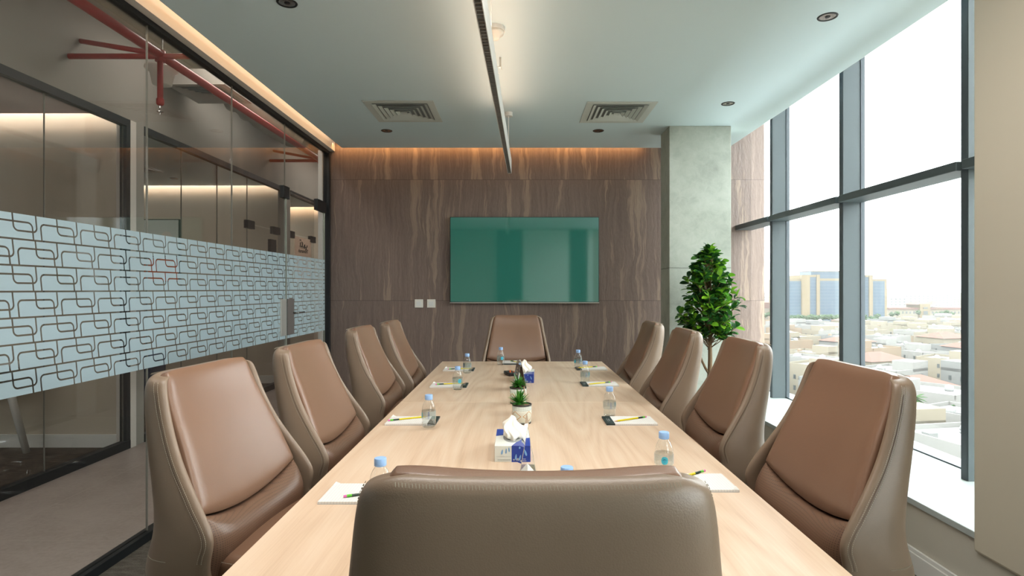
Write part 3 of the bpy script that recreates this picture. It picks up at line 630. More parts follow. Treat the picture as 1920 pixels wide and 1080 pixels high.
def make_chair():
    root = thing('office_chair', 'chair', 'chair')
    zs = [1.124, 1.120, 1.111, 1.099, 1.08, 1.04, 1.0, .95, .9, .85, .8, .76, .72, .69, .66, .63, .60, .57, .54, .515, .49, .47, .455]
    N = 30; m = MB(); rows = []
    for k_, z in enumerate(zs):
        o_, i_ = [], []
        for j in range(N+1):
            a = math.pi*j/N
            ro = .007 if z == 1.124 else .002 if z == 1.120 else 0.
            uo, fo = outer(z, a, ro); fo -= ro*.8*(abs(math.cos(a))**2); ui, fi = outer(z, a, (.030 if z > .6 else .022)-ro)
            if z > 1.09: fi += min(1, (z-1.09)/.03)*.014*abs(math.sin(a))
            dip = -.002*(1-(uo/.21)**2) if z > 1.1 else 0
            if z > 1.1: dip = (dip-.009*abs(math.cos(a))**10)*min(1, (z-1.1)/.02)
            edge = -.004 if z == 1.124 else 0
            o_.append((fo+OFF, uo, z+dip)); i_.append((fi+OFF-.002, ui, z+dip+edge))
        # rounded rim: an extra point pushed forward at both ends
        f0 = lerp_tab(TR, z); Wm = lerp_tab(TW, z)-.015
        rim_a = (f0+OFF+.009, Wm, o_[0][2]); rim_b = (f0+OFF+.009, -Wm, o_[-1][2])
        rows.append([rim_a]+o_+[rim_b]+i_[::-1])
    vs_ = [p for r_ in rows for p in r_]; n = len(rows[0]); fs = []
    for k_ in range(len(rows)-1):
        for j in range(n): fs.append((k_*n+j, k_*n+(j+1) % n, (k_+1)*n+(j+1) % n, (k_+1)*n+j))
    def cap(b, flip):
        c_ = []
        # index: 0 rim_a, 1..N+1 outer, N+2 rim_b, then inner reversed
        for j in range(N):
            o1, o2 = 1+j, 2+j; i1, i2 = (n-1)-j, (n-2)-j
            c_.append((b+o1, b+o2, b+i2, b+i1))
        c_.append((b+0, b+1, b+n-1)); c_.append((b+N+2, b+N+3, b+N+1))
        return [tuple(reversed(q)) for q in c_] if flip else c_
    fs += cap(0, False)+cap((len(rows)-1)*n, True)
    m.add(vs_, fs); shell = m.build('back_shell', M['leather_shell'], root, subsurf=2)
    shell['label'] = 'taupe outer leather shell'
    # stitching
    def sidept(z, back, sg):
        fr_ = lerp_tab(TR, z); D = fr_-lerp_tab(TB, z); W = lerp_tab(TW, z); q = min(.999, back/D)
        return (fr_-back+OFF, sg*(W*(1-q**3.6)**(1/3.6)+.0001), z)
    for sg in (-1, 1):
        for back in (.0075, .0185):
            z = .662; st = MB()
            if back > .01: pass
            while z < 1.10:
                st.tube([sidept(z, back, sg), sidept(z+.0028, back, sg)], .00055, 4); z += .0046
            st.build('rim_stitching', M['thread'], shell)
        zz_ = [.662+.022*i for i in range(21)]
        MB().tube([sidept(z, .013, sg) for z in zz_ if z < 1.10], .0006, 5).build('rim_seam', M['seam_dark'], shell)
    st = MB()
    a = .25
    while a < math.pi-.25:
        for z in (.664,):
            p1, p2 = outer(z, a), outer(z, a+.012); k1 = 1.003
            st.tube([(p1[1]+OFF-.0006, p1[0]*k1, z-.010*math.sin(a)), (p2[1]+OFF-.0006, p2[0]*k1, z-.010*math.sin(a))], .0008, 4)
        a += .021
        if abs(a-math.pi/2) < .0106: st.build('back_stitching', M['thread'], shell); st = MB()
    st.build('back_stitching', M['thread'], shell); st = MB()
    u_ = -.172
    while u_ < .172:
        W, f0_, f1_ = .2225, .0055, -.067
        f_ = f0_-(f0_-f1_)*(1-(abs(u_)/W)**3.6)**(1/3.6); z_ = 1.1155-.002*(1-(u_/.21)**2)
        st.tube([(f_+OFF-.0004, u_, z_), (f_+OFF+.0030, u_+.0012, z_+.0045)], .0004, 4)
        u_ += .0042
    st.build('top_stitching', M['thread'], shell)
    def pad(fn, ns, nt, back, puff, rnd=.014):
        m = MB(); ss = [-math.cos(math.pi*i/ns)*1.0 for i in range(ns+1)]; ts = [(1-math.cos(math.pi*i/nt))/2 for i in range(nt+1)]
        fr_, bk = [], []
        for t_ in ts:
            for s_ in ss:
                f_, u_, z_ = fn(s_, t_)
                e = min((1-abs(s_))*.22, t_*.3, (1-t_)*.3)
                up = rnd*(1-math.exp(-e/.010))+puff(s_, t_)
                fr_.append((f_+up+OFF, u_, z_)); tt = max(0, (t_-.90)/.10); bk.append((f_-back*(1-.45*tt*tt)*(1-.35*abs(s_)**6)+OFF, u_*.995, z_-.004*tt*tt))
        w = ns+1; nb = len(fr_); fs = []
        for j in range(nt):
            for i in range(ns):
                fs.append((j*w+i, j*w+i+1, (j+1)*w+i+1, (j+1)*w+i)); fs.append((nb+j*w+i, nb+(j+1)*w+i, nb+(j+1)*w+i+1, nb+j*w+i+1))
        for i in range(ns): fs.append((i, nb+i, nb+i+1, i+1)); fs.append((nt*w+i, nt*w+i+1, nb+nt*w+i+1, nb+nt*w+i))
        for j in range(nt): fs.append((j*w, (j+1)*w, nb+(j+1)*w, nb+j*w)); fs.append((j*w+ns, nb+j*w+ns, nb+(j+1)*w+ns, (j+1)*w+ns))
        return m.add(fr_+bk, fs)
    def panel(s_, t_):
        zb = .767-.042*(1-s_*s_); zt = 1.1290-.006*(1-s_*s_)-.006*abs(s_)**8; z = zb+(zt-zb)*t_
        return lerp_tab(TE, max(z, .767) if z > .767 else .767)+(.767-min(z, .767))*.3-.020*(1-s_*s_)-.004, s_*lerp_tab(TP, z), z
    pad(panel, 22, 30, .045, lambda s_, t_: .006*math.sin(math.pi*t_)).build('back_cushion', M['leather'], root, smooth=True, subsurf=1)
    def lumb(s_, t_):
        zt = .762-.042*(1-s_*s_)+.004*abs(s_)**6; zb = .585; z = zb+(zt-zb)*t_
        return lerp_tab(TE, z)-.022*(1-s_*s_)-.006, s_*lerp_tab(TP, z)*.995, z
    pad(lumb, 22, 14, .05, lambda s_, t_: .040*(math.sin(math.pi*min(1, t_*.92+.02))**.8)*(1-s_**6)).build('lumbar_cushion', M['leather_perf'], root, smooth=True, subsurf=1)
    def sring(z, ins, crown=0.):
        q = []
        for i in range(40):
            a = 2*math.pi*i/40; c_, s_ = math.cos(a), math.sin(a)
            q.append((.345+(.245-ins)*math.copysign(abs(c_)**.5, c_)+OFF, (.243-ins)*math.copysign(abs(s_)**.5, s_), z))
        return q
    m = MB(); m.loft([sring(.475, .03), sring(.49, .008), sring(.52, .0), sring(.61, .0), sring(.633, .004), sring(.648, .016), sring(.656, .04), sring(.662, .10), sring(.664, .17)])
    m.build('seat', M['leather'], root, smooth=True, subsurf=1)
    stm = MB(); q = sring(.637, .0045); n = len(q); q2 = []
    for i in range(n):
        for h in (0, .2, .4, .6, .8): q2.append(Vector(q[i]).lerp(Vector(q[(i+1) % n]), h))
    for i in range(0, len(q2)): 
        p = q2[i]; r_ = q2[(i+1) % len(q2)]; stm.tube([p, p.lerp(r_, .6)], .0008, 4)
    stm.build('seat_stitching', M['thread'], root)
    # pedestal
    MB().lathe([(.05, .44), (.05, .455)], 20).box(-.12, .12, -.1, .1, .452, .48).build('seat_plate', M['black_metal'], root)
    MB().lathe([(.030, .10), (.030, .26), (.024, .262), (.024, .45)], 20).build('gas_column', M['chrome'], root, smooth=True, angle=40)
    for k_ in range(5):
        an = 2*math.pi*k_/5+.3; d = Vector((math.cos(an), math.sin(an), 0))
        MB().tube([d*.02+Vector((0, 0, .125)), d*.16+Vector((0, 0, .105)), d*.31+Vector((0, 0, .078))], [.026, .022, .014], 10).build('leg', M['chrome'], root, smooth=True)
        c_ = d*.31; mt = Matrix.Translation((c_.x, c_.y, .03)) @ Matrix.Rotation(an, 4, 'Z')
        cm = MB()
        for sx in (-.012, .012):
            ring0 = [mt @ Vector((.028*math.cos(b), sx-.007, .028*math.sin(b))) for b in [2*math.pi*i/18 for i in range(18)]]
            ring1 = [mt @ Vector((.028*math.cos(b), sx+.007, .028*math.sin(b))) for b in [2*math.pi*i/18 for i in range(18)]]
            cm.loft([ring0, ring1])
        cm.tube([(c_.x, c_.y, .03), (c_.x, c_.y, .075)], .008, 8).build('caster', M['black_plastic'], root)
    return root
chair0 = make_chair()
G = 'leather chairs around the conference table'
first = True
for x_, y_, deg, lab in [
    (-.931, 1.726, -5.5, 'brown leather office chair on the left, nearest the camera by the glass partition'),
    (-.889, 2.398, -1, 'second brown leather office chair on the left, behind the nearest one'),
    (-.922, 3.43, 0, 'third brown leather office chair on the left, between the partition door and table'),
    (-.876, 4.035, 1, 'farthest brown leather office chair on the left side, nearest the back wall'),
    (-.005, 4.93, -90, 'brown leather office chair at the far head of the table under the television'),
    (.919, 3.93, 178, 'farthest brown leather office chair on the right, before the concrete column'),
    (.935, 3.20, 178, 'third brown leather office chair on the right, its back toward the potted tree'),
    (1.005, 2.54, 179, 'second brown leather office chair on the right, before the far mullions'),
    (.985, 1.68, 181, 'brown leather office chair on the right nearest the camera, against the window view'),
    (.024, .735, 90, 'large foreground leather office chair seen from behind at the near table end')]:
    o = chair0 if first else copy_tree(chair0); first = False
    a = R(deg); o.location = (x_-OFF*math.cos(a), y_-OFF*math.sin(a), 0); o.rotation_euler = (0, 0, a)
    o['label'] = lab; o['group'] = G
# ================================================================ TABLE
TZ = .75
tb = thing('conference_table', 'long light wood conference table set with bottles and notepads', 'table', (.043, 2.94, 0))
tbl = (-.661, .661)
tbox('tabletop', M['wood'], tb, -.661, .661, 1.16-2.94, 3.017-2.94, .722, TZ, bevel=.0015)
tbox('tabletop', M['wood'], tb, -.661, .661, 3.021-2.94, 4.72-2.94, .722, TZ, bevel=.0015)
tbox('seam_strip', M['wood_seam'], tb, -.661, .661, 3.0172-2.94, 3.0208-2.94, .722, TZ-.0003)
for yy_ in (1.75-2.94, 3.02-2.94, 4.2-2.94):
    tbox('leg', M['wood'], tb, -.16, .16, yy_-.04, yy_+.04, 0, .722, bevel=.002)
tbox('modesty_beam', M['black_metal'], tb, -.03, .03, 1.7-2.94, 4.25-2.94, .66, .722)
# ================================================================ BOTTLES
def make_bottle():
    b = thing('water_bottle', 'bottle', 'water bottle')
    pr_ = [(.0, .0045), (.012, .003), (.022, .0), (.0275, .003), (.0295, .009), (.0290, .016), (.0298, .022), (.0286, .030), (.0300, .036), (.0300, .072), (.0292, .078), (.0285, .084), (.0255, .095), (.0205, .106), (.0155, .113), (.0135, .117), (.0135, .121)]
    MB().lathe(pr_, 28, cap=False).build('body', M['pet'], b, smooth=True, recalc=True)
    wp = [(r_*.955, z_+.0006) for r_, z_ in pr_ if z_ <= .073]; wp += [(0, .0728)]
    MB().lathe(wp, 28, cap=False).build('water', M['water'], b, smooth=True)
    MB().lathe([(.0150, .1175), (.0165, .119), (.0165, .122), (.0158, .1225), (.0165, .123), (.0165, .137), (.0155, .1388), (0, .1392)], 32).build('cap', M['cap'], b, smooth=True, angle=35)
    lb = MB().lathe([(.0303, .038), (.0303, .071)], 32, cap=False).build('label', M['label'], b, smooth=True)
    pt = MB(); vs_ = [(0, 0)]
    for i in range(20):
        a = 2*math.pi*i/20; vs_.append((.0105*math.copysign(abs(math.cos(a))**.8, math.cos(a)), .0125*math.copysign(abs(math.sin(a))**.8, math.sin(a))))
    def wrap(p, a0=0., r_=.0308): a = a0+p[0]/r_; return (r_*math.cos(a), r_*math.sin(a), .054+p[1])
    for a0 in (0.,):
        pt.add([wrap(p, a0) for p in vs_], [(0, i+1, (i+1) % 20+1) for i in range(20)])
    pt.build('label_patch', M['label_teal'], lb)
    tx = MB()
    for a0 in (0.,):
        for (u0, u1, v0, v1) in ((-.007, .006, .0005, .0015), (-.004, .003, .003, .0042), (-.003, .005, -.004, -.003)):
            tx.add([wrap(q_, a0, .0311) for q_ in ((u0, v0), (u1, v0), (u1, v1), (u0, v1))], [(0, 1, 2, 3)])
    for a0 in (1.35, 1.35+math.pi):
        for r_ in range(5): tx.add([wrap(q_, a0, .0308) for q_ in ((-.004, -.012+r_*.005), (.004, -.012+r_*.005), (.004, -.0105+r_*.005), (-.004, -.0105+r_*.005))], [(0, 1, 2, 3)])
        tx.add([wrap(q_, a0, .0308) for q_ in ((-.003, .0155), (.003, .0155), (0, .0125))], [(0, 1, 2)])
    tx.build('label_print', M['label_navy'], lb)
    return b
bt = make_bottle(); first = True
for x_, y_, a, lab in [
    (-.373, 1.555, 40, 'water bottle with blue cap at the near left place, partly behind the foreground chair'),
    (-.378, 2.444, 200, 'water bottle with blue cap standing on the second left notepad'),
    (-.3535, 3.398, -60, 'water bottle with blue cap on the third left notepad'),
    (-.3545, 4.067, 150, 'water bottle with blue cap on the farthest left notepad'),
    (-.127, 4.51, -70, 'water bottle with blue cap beside the pad at the far table head'),
    (.465, 4.314, 210, 'water bottle with blue cap at the farthest right notepad'),
    (.4376, 3.648, 20, 'water bottle with blue cap behind the third right notepad'),
    (.4377, 2.685, 15, 'water bottle with blue cap behind the second right notepad'),
    (.4753, 1.8377, -100, 'water bottle with blue cap at the near right, teal label facing the camera'),
    (.130, 1.4767, 0, 'water bottle hidden but for its blue cap behind the foreground chair top')]:
    o = bt if first else copy_tree(bt); first = False
    o.location = (x_, y_, TZ); o.rotation_euler = (0, 0, R(a)); o['label'] = lab; o['group'] = 'small water bottles on the table'
    if 'notepad' in lab and lab.split(' ')[6] in ('standing', 'on'): o.location.z = TZ+.0075
# ================================================================ NOTEPADS AND PENCILS
def make_pad():
    p = thing('notepad', 'pad', 'notepad')
    tbox('pages', M['paper'], p, -.1125, .075, -.075, .075, .001, .007)
    tbox('backing', M['pad_edge'], p, -.1125, .1125, -.075, .075, 0, .001)
    h = tbox('header', M['header'], p, .075, .1125, -.075, .075, .001, .0073)
    m = MB(); m.box(.088, .092, -.02, .02, .0073, .0076).box(.097, .099, -.03, .03, .0073, .0076); m.build('print', M['grey_ink'], h)
    crn = MB().add([(-.1125, .075, .0072), (-.1125, .055, .0072), (-.093, .075, .0072), (-.105, .066, .016)], [(0, 1, 3), (0, 3, 2), (1, 2, 3)]).build('curled_corner', M['paper_plain'], p)
    return p
pd0 = make_pad(); first = True
for x_, y_, a, lab in [
    (-.443, 1.66, 0, 'white ruled notepad at the near left, cut off by the foreground chair'),
    (-.470, 2.578, 0, 'white ruled notepad at the second left place, pencil pointing to a bottle'),
    (-.418, 3.528, 0, 'white ruled notepad at the third left place'),
    (-.428, 4.225, 0, 'white ruled notepad at the farthest left place'),
    (-.040, 4.615, -90, 'white ruled notepad at the far head of the table'),
    (.545, 1.754, 180, 'white ruled notepad at the near right, half hidden by the foreground chair'),
    (.508, 2.577, 180, 'white ruled notepad with dark header at the second right place'),
    (.517, 3.571, 180, 'white ruled notepad with dark header at the third right place'),
    (.557, 4.272, 180, 'white ruled notepad at the farthest right place')]:
    o = pd0 if first else copy_tree(pd0); first = False
    o.location = (x_, y_, TZ+.0002); o.rotation_euler = (0, 0, R(a)); o['label'] = lab; o['group'] = 'ruled notepads on the table'
def make_pencil():
    p = thing('pencil', 'pencil', 'pencil'); rr = .0037
    def seg(x0, x1, r0, r1, n=6): return MB().tube([(x0, 0, rr), (x1, 0, rr)], [r0, r1], n)
    seg(-.045, .075, rr, rr).build('body', M['pencil_yellow'], p)
    seg(.075, .092, rr, .0010).build('sharpened_wood', M['pencil_wood'], p)
    seg(.092, .095, .0010, .0003).build('lead', M['graphite'], p)
    seg(-.072, -.045, rr*1.01, rr*1.01).build('dark_band', M['pencil_green'], p)
    seg(-.086, -.072, rr*1.05, rr*1.05, 12).build('ferrule', M['pencil_lime'], p)
    seg(-.095, -.086, rr*.95, rr*.9, 12).build('eraser', M['eraser'], p)
    return p
pc = make_pencil(); first = True
for (ex, ey), (tx_, ty), lab in [     # eraser end, tip
    ((-.492, 1.615), (-.315, 1.69), 'yellow pencil at the near left, its tip behind the foreground chair'),
    ((-.577, 2.55), (-.395, 2.64), 'yellow pencil on the second left notepad'),
    ((-.503, 3.52), (-.313, 3.565), 'yellow pencil on the third left notepad'),
    ((-.508, 4.19), (-.32, 4.235), 'yellow pencil on the farthest left notepad'),
    ((-.052, 4.68), (.022, 4.56), 'yellow pencil on the pad at the far head of the table'),
    ((.610, 1.845), (.455, 1.74), 'yellow pencil at the near right, only its pink eraser showing'),
    ((.597, 2.625), (.42, 2.525), 'yellow pencil with pink eraser on the second right notepad'),
    ((.60, 3.61), (.44, 3.52), 'yellow pencil on the third right notepad'),
    ((.62, 4.33), (.47, 4.265), 'yellow pencil on the farthest right notepad')]:
    o = pc if first else copy_tree(pc); first = False
    a = math.atan2(ty-ey, tx_-ex); o.location = (ex+.095*math.cos(a), ey+.095*math.sin(a), TZ+.0077); o.rotation_euler = (0, 0, a); o['label'] = lab; o['group'] = 'pencils on the notepads'
# ================================================================ TISSUE BOXES
def tissue_box(loc, rz, label):
    t_ = thing('tissue_box', label, 'tissue box', loc, rz)
    L, W_, H = .236, .124, .056
    tbox('carton', M['box_white'], t_, -W_/2, W_/2, -L/2, L/2, 0, H, bevel=.001)
    m = MB(); e = .0004
    m.box(-.003, W_/2+e, -L/2-e, -L/2, 0, H+e).box(W_/2, W_/2+e, -L/2, L/2*.35, 0, H+e)
    m.prism([(-.003, -L/2), (W_/2, -L/2), (W_/2, -.01), (.03, -.02)], H, H+e)
    m.prism([(-W_/2, L/2), (-.015, L/2), (-.03, .03), (-W_/2, .015)], H, H+e)
    m.build('navy_print', M['box_navy'], t_)
    fm = MB()
    def feather(cx, cz, l, w_, an, dy=-.0006):
        q = []
        for i in range(12):
            a = 2*math.pi*i/12; x_, z_ = w_*math.cos(a)*(1-.3*math.sin(a)), l*math.sin(a); q.append((cx+x_*math.cos(an)-z_*math.sin(an), cz+x_*math.sin(an)+z_*math.cos(an)))
        fm.prism(q, -L/2+dy-.0003, -L/2+dy, axis='y')
    for f_ in ((.045, .033, .012, .0035, .35), (.012, .018, .010, .003, -.1), (-.012, .043, .008, .0026, .1), (-.036, .035, .009, .003, -.2), (-.022, .038, .009, .0025, -.1), (.025, .05, .004, .003, 0)): feather(*f_)
    fm.build('feather_print', M['box_feather'], t_)
    im = MB()
    for x0, x1, z0 in ((.012, .028, .006), (.012, .026, .009), (.012, .027, .012), (.034, .048, .004), (.036, .046, .010), (.002, .008, .009), (.002, .008, .006)): im.box(x0, x1, -L/2-.0007, -L/2-.0005, z0, z0+.0012)
    im.build('white_print', M['box_white'], t_)
    im = MB()
    for z0 in (.006, .0085): im.box(-.052, -.006, -L/2-.0007, -L/2-.0003, z0, z0+.0008)
    im.box(-.056, -.006, -L/2-.0006, -L/2-.0002, .019, .0194); im.build('grey_print', M['grey_ink'], t_)
    m = MB(); q = [(.035*math.cos(a), .075*math.sin(a)) for a in [2*math.pi*i/28 for i in range(28)]]
    m.prism(q, H+.0002, H+.0006).build('opening', M['grey_ink'], t_)
    # crumpled tissue: a folded sheet gathered at the slot
    rg = random.Random(5); rings = []; n = 60
    for k_ in range(14):
        u_ = k_/13; rad = .034*(1-u_)**.55*(1+.25*math.sin(u_*5)); hh = .080*u_**.85
        ring = []
        for i in range(n):
            a = 2*math.pi*i/n; fold = 1+.36*math.sin(3*a+u_*.9+.5)*(.4+u_)+.20*abs(math.sin(3.5*a-.6*u_))+.10*math.sin(11*a+u_*1.5)
            ring.append((.9*rad*fold*math.cos(a)-.012*math.sin(u_*2.5)*u_+.006*math.sin(u_*9), 1.25*rad*fold*math.sin(a)+.012*u_, H-.001+hh+.006*math.sin(2*a+1)*u_*(1-u_)*4+.005*math.sin(5*a+u_*4)*(1-u_)))
        rings.append(ring)
    MB().loft(rings).build('tissue', M['tissue'], t_, smooth=True, subsurf=1)
    return t_
tissue_box((-.015, 2.091, TZ), R(0), 'blue and white tissue box with a crumpled tissue, nearest the foreground chair')
tissue_box((.052, 3.755, TZ), R(-3), 'blue tissue box farther along the table, behind the plants')
# ================================================================ TENT SIGN HOLDERS
def tent(loc, rz, label, card, L=.20, H=.18, W_=.066, cardh=.9):
    t_ = thing('tent_sign_holder', label, 'sign holder', loc, rz); th = .0025
    for sg in (-1, 1):
        m = MB(); m.prism([(sg*W_/2, 0), (sg*(W_/2-th*1.05), 0), (0, H-th), (0, H)], -L/2, L/2, axis='y'); m.build('acrylic_side', M['acrylic'], t_)
        e = MB(); e.prism([(sg*W_/2, 0), (sg*(W_/2-th), 0), (0, H-th), (0, H)], -L/2-.0006, -L/2-.0001, axis='y'); e.build('polished_edge', M['glass_edge'], t_)
    tbox('acrylic_base', M['acrylic'], t_, -W_/2+.003, W_/2-.003, -L/2, L/2, .0005, .003)
    if card is not None:
        h = H*cardh; q = W_/2*(1-cardh)
        for sg in (-1, 1):
            m = MB(); m.prism([(sg*(W_/2-.004), .004), (sg*(W_/2-.0048), .004), (sg*(q+.0002), h-.004), (sg*(q+.001), h-.004)], -L/2+.004, L/2-.004, axis='y')
            cd = m.build('card', card, t_)
            if card is M['brown_card']:
                g_ = MB()
                for k_ in range(4):
                    zc_ = .07+.018*k_; uu = sg*(W_/2-.003-(W_/2)*zc_/H*.9); g_.box(min(uu, uu+sg*.0012), max(uu, uu+sg*.0012), -.025+.004*k_, .02-.005*k_, zc_, zc_+.003)
                g_.build('gold_print', M['gold'], cd)
    return t_
tent((.034, 1.84, TZ), R(0), 'clear acrylic tent sign holder standing beside the nearest tissue box', None)
fp = MB(); fp.prism([(-.026, .001), (0, .030), (.026, .001), (.024, .0005), (0, .028), (-.024, .0005)], -.05, .05, axis='y')
tag(fp.build('folded_paper', M['paper_plain'], loc=(.034, 1.80, TZ+.004)), 'folded white paper lying inside the nearest acrylic tent', 'paper')
tent((.035, 2.76, TZ), R(-2), 'clear tent holder with a brown card between the two potted succulents', M['brown_card'], L=.12, H=.12, W_=.05)
tent((.014, 3.42, TZ), R(13), 'tent holder with a brown menu card behind the farther succulent', M['brown_card'], L=.11, H=.17, W_=.07)
# handheld device
rc = thing('conference_remote', 'small black handheld device with orange buttons lying near the far tissue box', 'remote', (-.042, 3.98, TZ), R(20))
MB().prism([(-.035, -.07), (.03, -.075), (.04, 0), (.03, .075), (-.03, .07), (-.042, 0)], 0, .022).build('body', M['black_plastic'], rc, bevel=.006)
for i, (bx_, by_) in enumerate(((-.015, -.03), (.012, -.025), (-.002, .01), (.01, .04))):
    MB().lathe([(.006, .022), (.005, .026), (0, .0265)], 14, (bx_, by_, 0)).build('button', M['orange'], rc)
# ================================================================ SUCCULENTS
def succulent(loc, label, seed, lean):
    rg = random.Random(seed); t_ = thing('potted_succulent', label, 'plant', loc)
    MB().lathe([(.0, .004), (.040, .004), (.041, .006), (.0425, .04), (.0434, .080)], 40).build('pot', M['pot'], t_, smooth=True)
    MB().lathe([(.039, 0), (.0405, 0), (.0415, .006), (.040, .007)], 40).build('foot_rim', M['pot_rim'], t_, smooth=True)
    MB().lathe([(.0436, .079), (.0440, .0855), (.0405, .0860), (.0395, .078)], 40, cap=False).build('rim', M['pot_rim'], t_, smooth=True)
    MB().lathe([(0, .070), (.0405, .070), (.0405, .0795), (.02, .0825), (0, .0835)], 24).build('gravel', M['soil'], t_)
    m = MB(); c0 = Vector((lean[0], lean[1], .082))
    for k_ in range(84):
        a = rg.uniform(0, 2*math.pi); el = rg.uniform(.05, 1.35); L = rg.uniform(.044, .072)*(1 if el > .6 else .9)
        d = Vector((math.cos(a)*math.cos(el), math.sin(a)*math.cos(el), math.sin(el))); sd_ = Vector((-math.sin(a), math.cos(a), 0))
        base_ = c0+Vector((0, 0, rg.uniform(0, .016)))
        droop = Vector((0, 0, -.010*math.cos(el))); w_ = rg.uniform(.0042, .006)
        nrm = d.cross(sd_); pts = []
        for f_, ww in ((0, .6), (.3, 1.), (.65, .75), (1, .04)):
            p = base_+d*L*f_+droop*f_*f_
            pts.append([p+sd_*w_*ww, p-nrm*w_*.35*ww, p-sd_*w_*ww, p+nrm*w_*.10*ww])
        m.loft(pts)
    m.build('leaves', M['spiky'], t_, smooth=True, angle=50)
    return t_
succulent((.023, 2.553, TZ), 'potted spiky succulent in a patterned pot, nearer of the two', 3, (-.014, .0))
succulent((.007, 2.988, TZ), 'potted spiky succulent in a patterned pot, farther and half hidden', 9, (.002, .0))
# ================================================================ TELEVISION AND WALL PLATES
tv = thing('television', 'large wall-mounted television showing a green screen', 'television', (.081, WY-.004, 1.655))
TWd, TH = .782, .452
tbox('housing', M['black_plastic'], tv, -TWd, TWd, -.055, -.018, -TH, TH, bevel=.004)
tbox('screen', M['tv'], tv, -TWd+.006, TWd-.006, -.0565, -.055, -TH+.014, TH-.006)
tbox('lower_bezel', M['pale_metal'], tv, -TWd, TWd, -.0568, -.055, -TH, -TH+.008)
tbox('wall_bracket', M['black_metal'], tv, -.3, .3, -.018, 0, -.2, .2)
for x_, lab in ((-1.035, 'left one of two square white wall plates below the television level'), (-.905, 'right one of two square white wall plates, nearer the television')):
    sp = thing('wall_plate', lab, 'socket', (x_, WY, 1.197))
    tbox('plate', M['white_plastic'], sp, -.044, .044, -.009, 0, -.044, .044, bevel=.003)
    tbox('rocker', M['white_paint'], sp, -.024, .024, -.0115, -.009, -.024, .024, bevel=.002)
# ================================================================ FICUS
def ficus():
    rg = random.Random(21); t_ = thing('potted_tree', 'leafy green potted tree before the concrete column', 'plant', (1.60, 4.74, 0))
    MB().lathe([(.12, 0), (.15, .02), (.18, .36), (.185, .38), (.17, .38), (.165, .34), (0, .33)], 36).build('planter', M['planter'], t_, smooth=True, angle=40)
    MB().lathe([(0, .345), (.166, .335), (.166, .30)], 24).build('soil', M['soil'], t_)
    tr_ = MB()
    def path(p0, p1, bend, n=9):
        p0, p1 = Vector(p0), Vector(p1); return [p0.lerp(p1, i/n)+Vector(bend)*math.sin(math.pi*i/n)+Vector((rg.uniform(-.004, .004), rg.uniform(-.004, .004), 0)) for i in range(n+1)]
    main_ = path((-.01, 0, .33), (.0, 0, 1.66), (.02, 0, 0), 12)
    tr_.tube(main_, [.024-.0016*i for i in range(13)], 10)
    subs = [((.0, 0, .64), (-.12, .03, 1.12), (-.035, 0, 0)), ((.01, 0, .62), (.16, -.03, 1.14), (.035, 0, 0)), ((.0, 0, .95), (.10, .10, 1.3), (.02, .02, 0)), ((.0, 0, .98), (-.10, -.08, 1.34), (-.02, -.02, 0)), ((0, 0, 1.1), (-.14, .05, 1.3), (-.02, 0, 0)), ((0, 0, 1.12), (.15, -.04, 1.36), (.02, 0, 0))]
    ends = []
    for a_, b_, c_ in subs:
        q = path(a_, b_, c_); tr_.tube(q, [.011-.0008*i for i in range(10)], 8); ends.append(q)
    lf = MB()
    def leaf(p, d, L, W_):
        d = d.normalized(); sd_ = d.cross(Vector((0, 0, 1))); sd_ = (sd_ if sd_.length > .05 else Vector((1, 0, 0))).normalized()
        sd_ = (Matrix.Rotation(rg.uniform(-.7, .7), 3, d) @ sd_); up = sd_.cross(d)
        rows = []; b = []
        for f_, w_ in ((0, .06), (.18, .42), (.42, .85), (.66, 1.), (.87, .66), (1., .05)):
            c_ = p+d*L*f_-up*L*.18*f_*f_
            b += [c_-sd_*W_*w_+up*W_*w_*.28, c_, c_+sd_*W_*w_+up*W_*w_*.28]
        fs = []
        for i in range(5): k_ = i*3; fs += [(k_, k_+1, k_+4, k_+3), (k_+1, k_+2, k_+5, k_+4)]
        lf.add(b, fs)
    # clusters of leaves on twigs; radius profile of the crown by height
    prof = [(.98, .15), (1.04, .25), (1.12, .27), (1.22, .25), (1.32, .215), (1.42, .18), (1.52, .14), (1.62, .085), (1.70, .03)]
    def rad(z): 
        return lerp_tab(prof, z)
    for k_ in range(170):
        z = .99+.70*rg.random()**1.15; a = rg.uniform(0, 2*math.pi); r_ = rad(z)*rg.uniform(.35, 1.0)
        p = Vector((r_*math.cos(a)*1.05, r_*math.sin(a)*.9, z)); core = Vector((rg.uniform(-.02, .02), 0, z-.10-.25*r_)); 
        d0 = (p-core).normalized()
        tr_.tube([core, core.lerp(p, .5)+Vector((0, 0, -.01)), p], [.0035, .003, .0018], 5)
        for j in range(rg.randint(7, 10)):
            f_ = rg.uniform(.55, 1.0); q = core.lerp(p, f_)
            an = j*2.4+rg.uniform(-.3, .3); side = d0.orthogonal().normalized(); side = Matrix.Rotation(an, 3, d0) @ side
            d = d0*rg.uniform(.25, .9)+side*rg.uniform(.6, 1.)+Vector((0, 0, .15))
            leaf(q, d, rg.uniform(.056, .086), rg.uniform(.019, .027))
    for j in range(5): leaf(Vector((0, 0, 1.66)), Vector((math.cos(j*1.3)*.6, math.sin(j*1.3)*.6, .9)), .06, .014)
    tr_.build('trunk', M['bark'], t_, smooth=True)
    lf.build('foliage', M['leaf'], t_, smooth=True, recalc=False)
ficus()
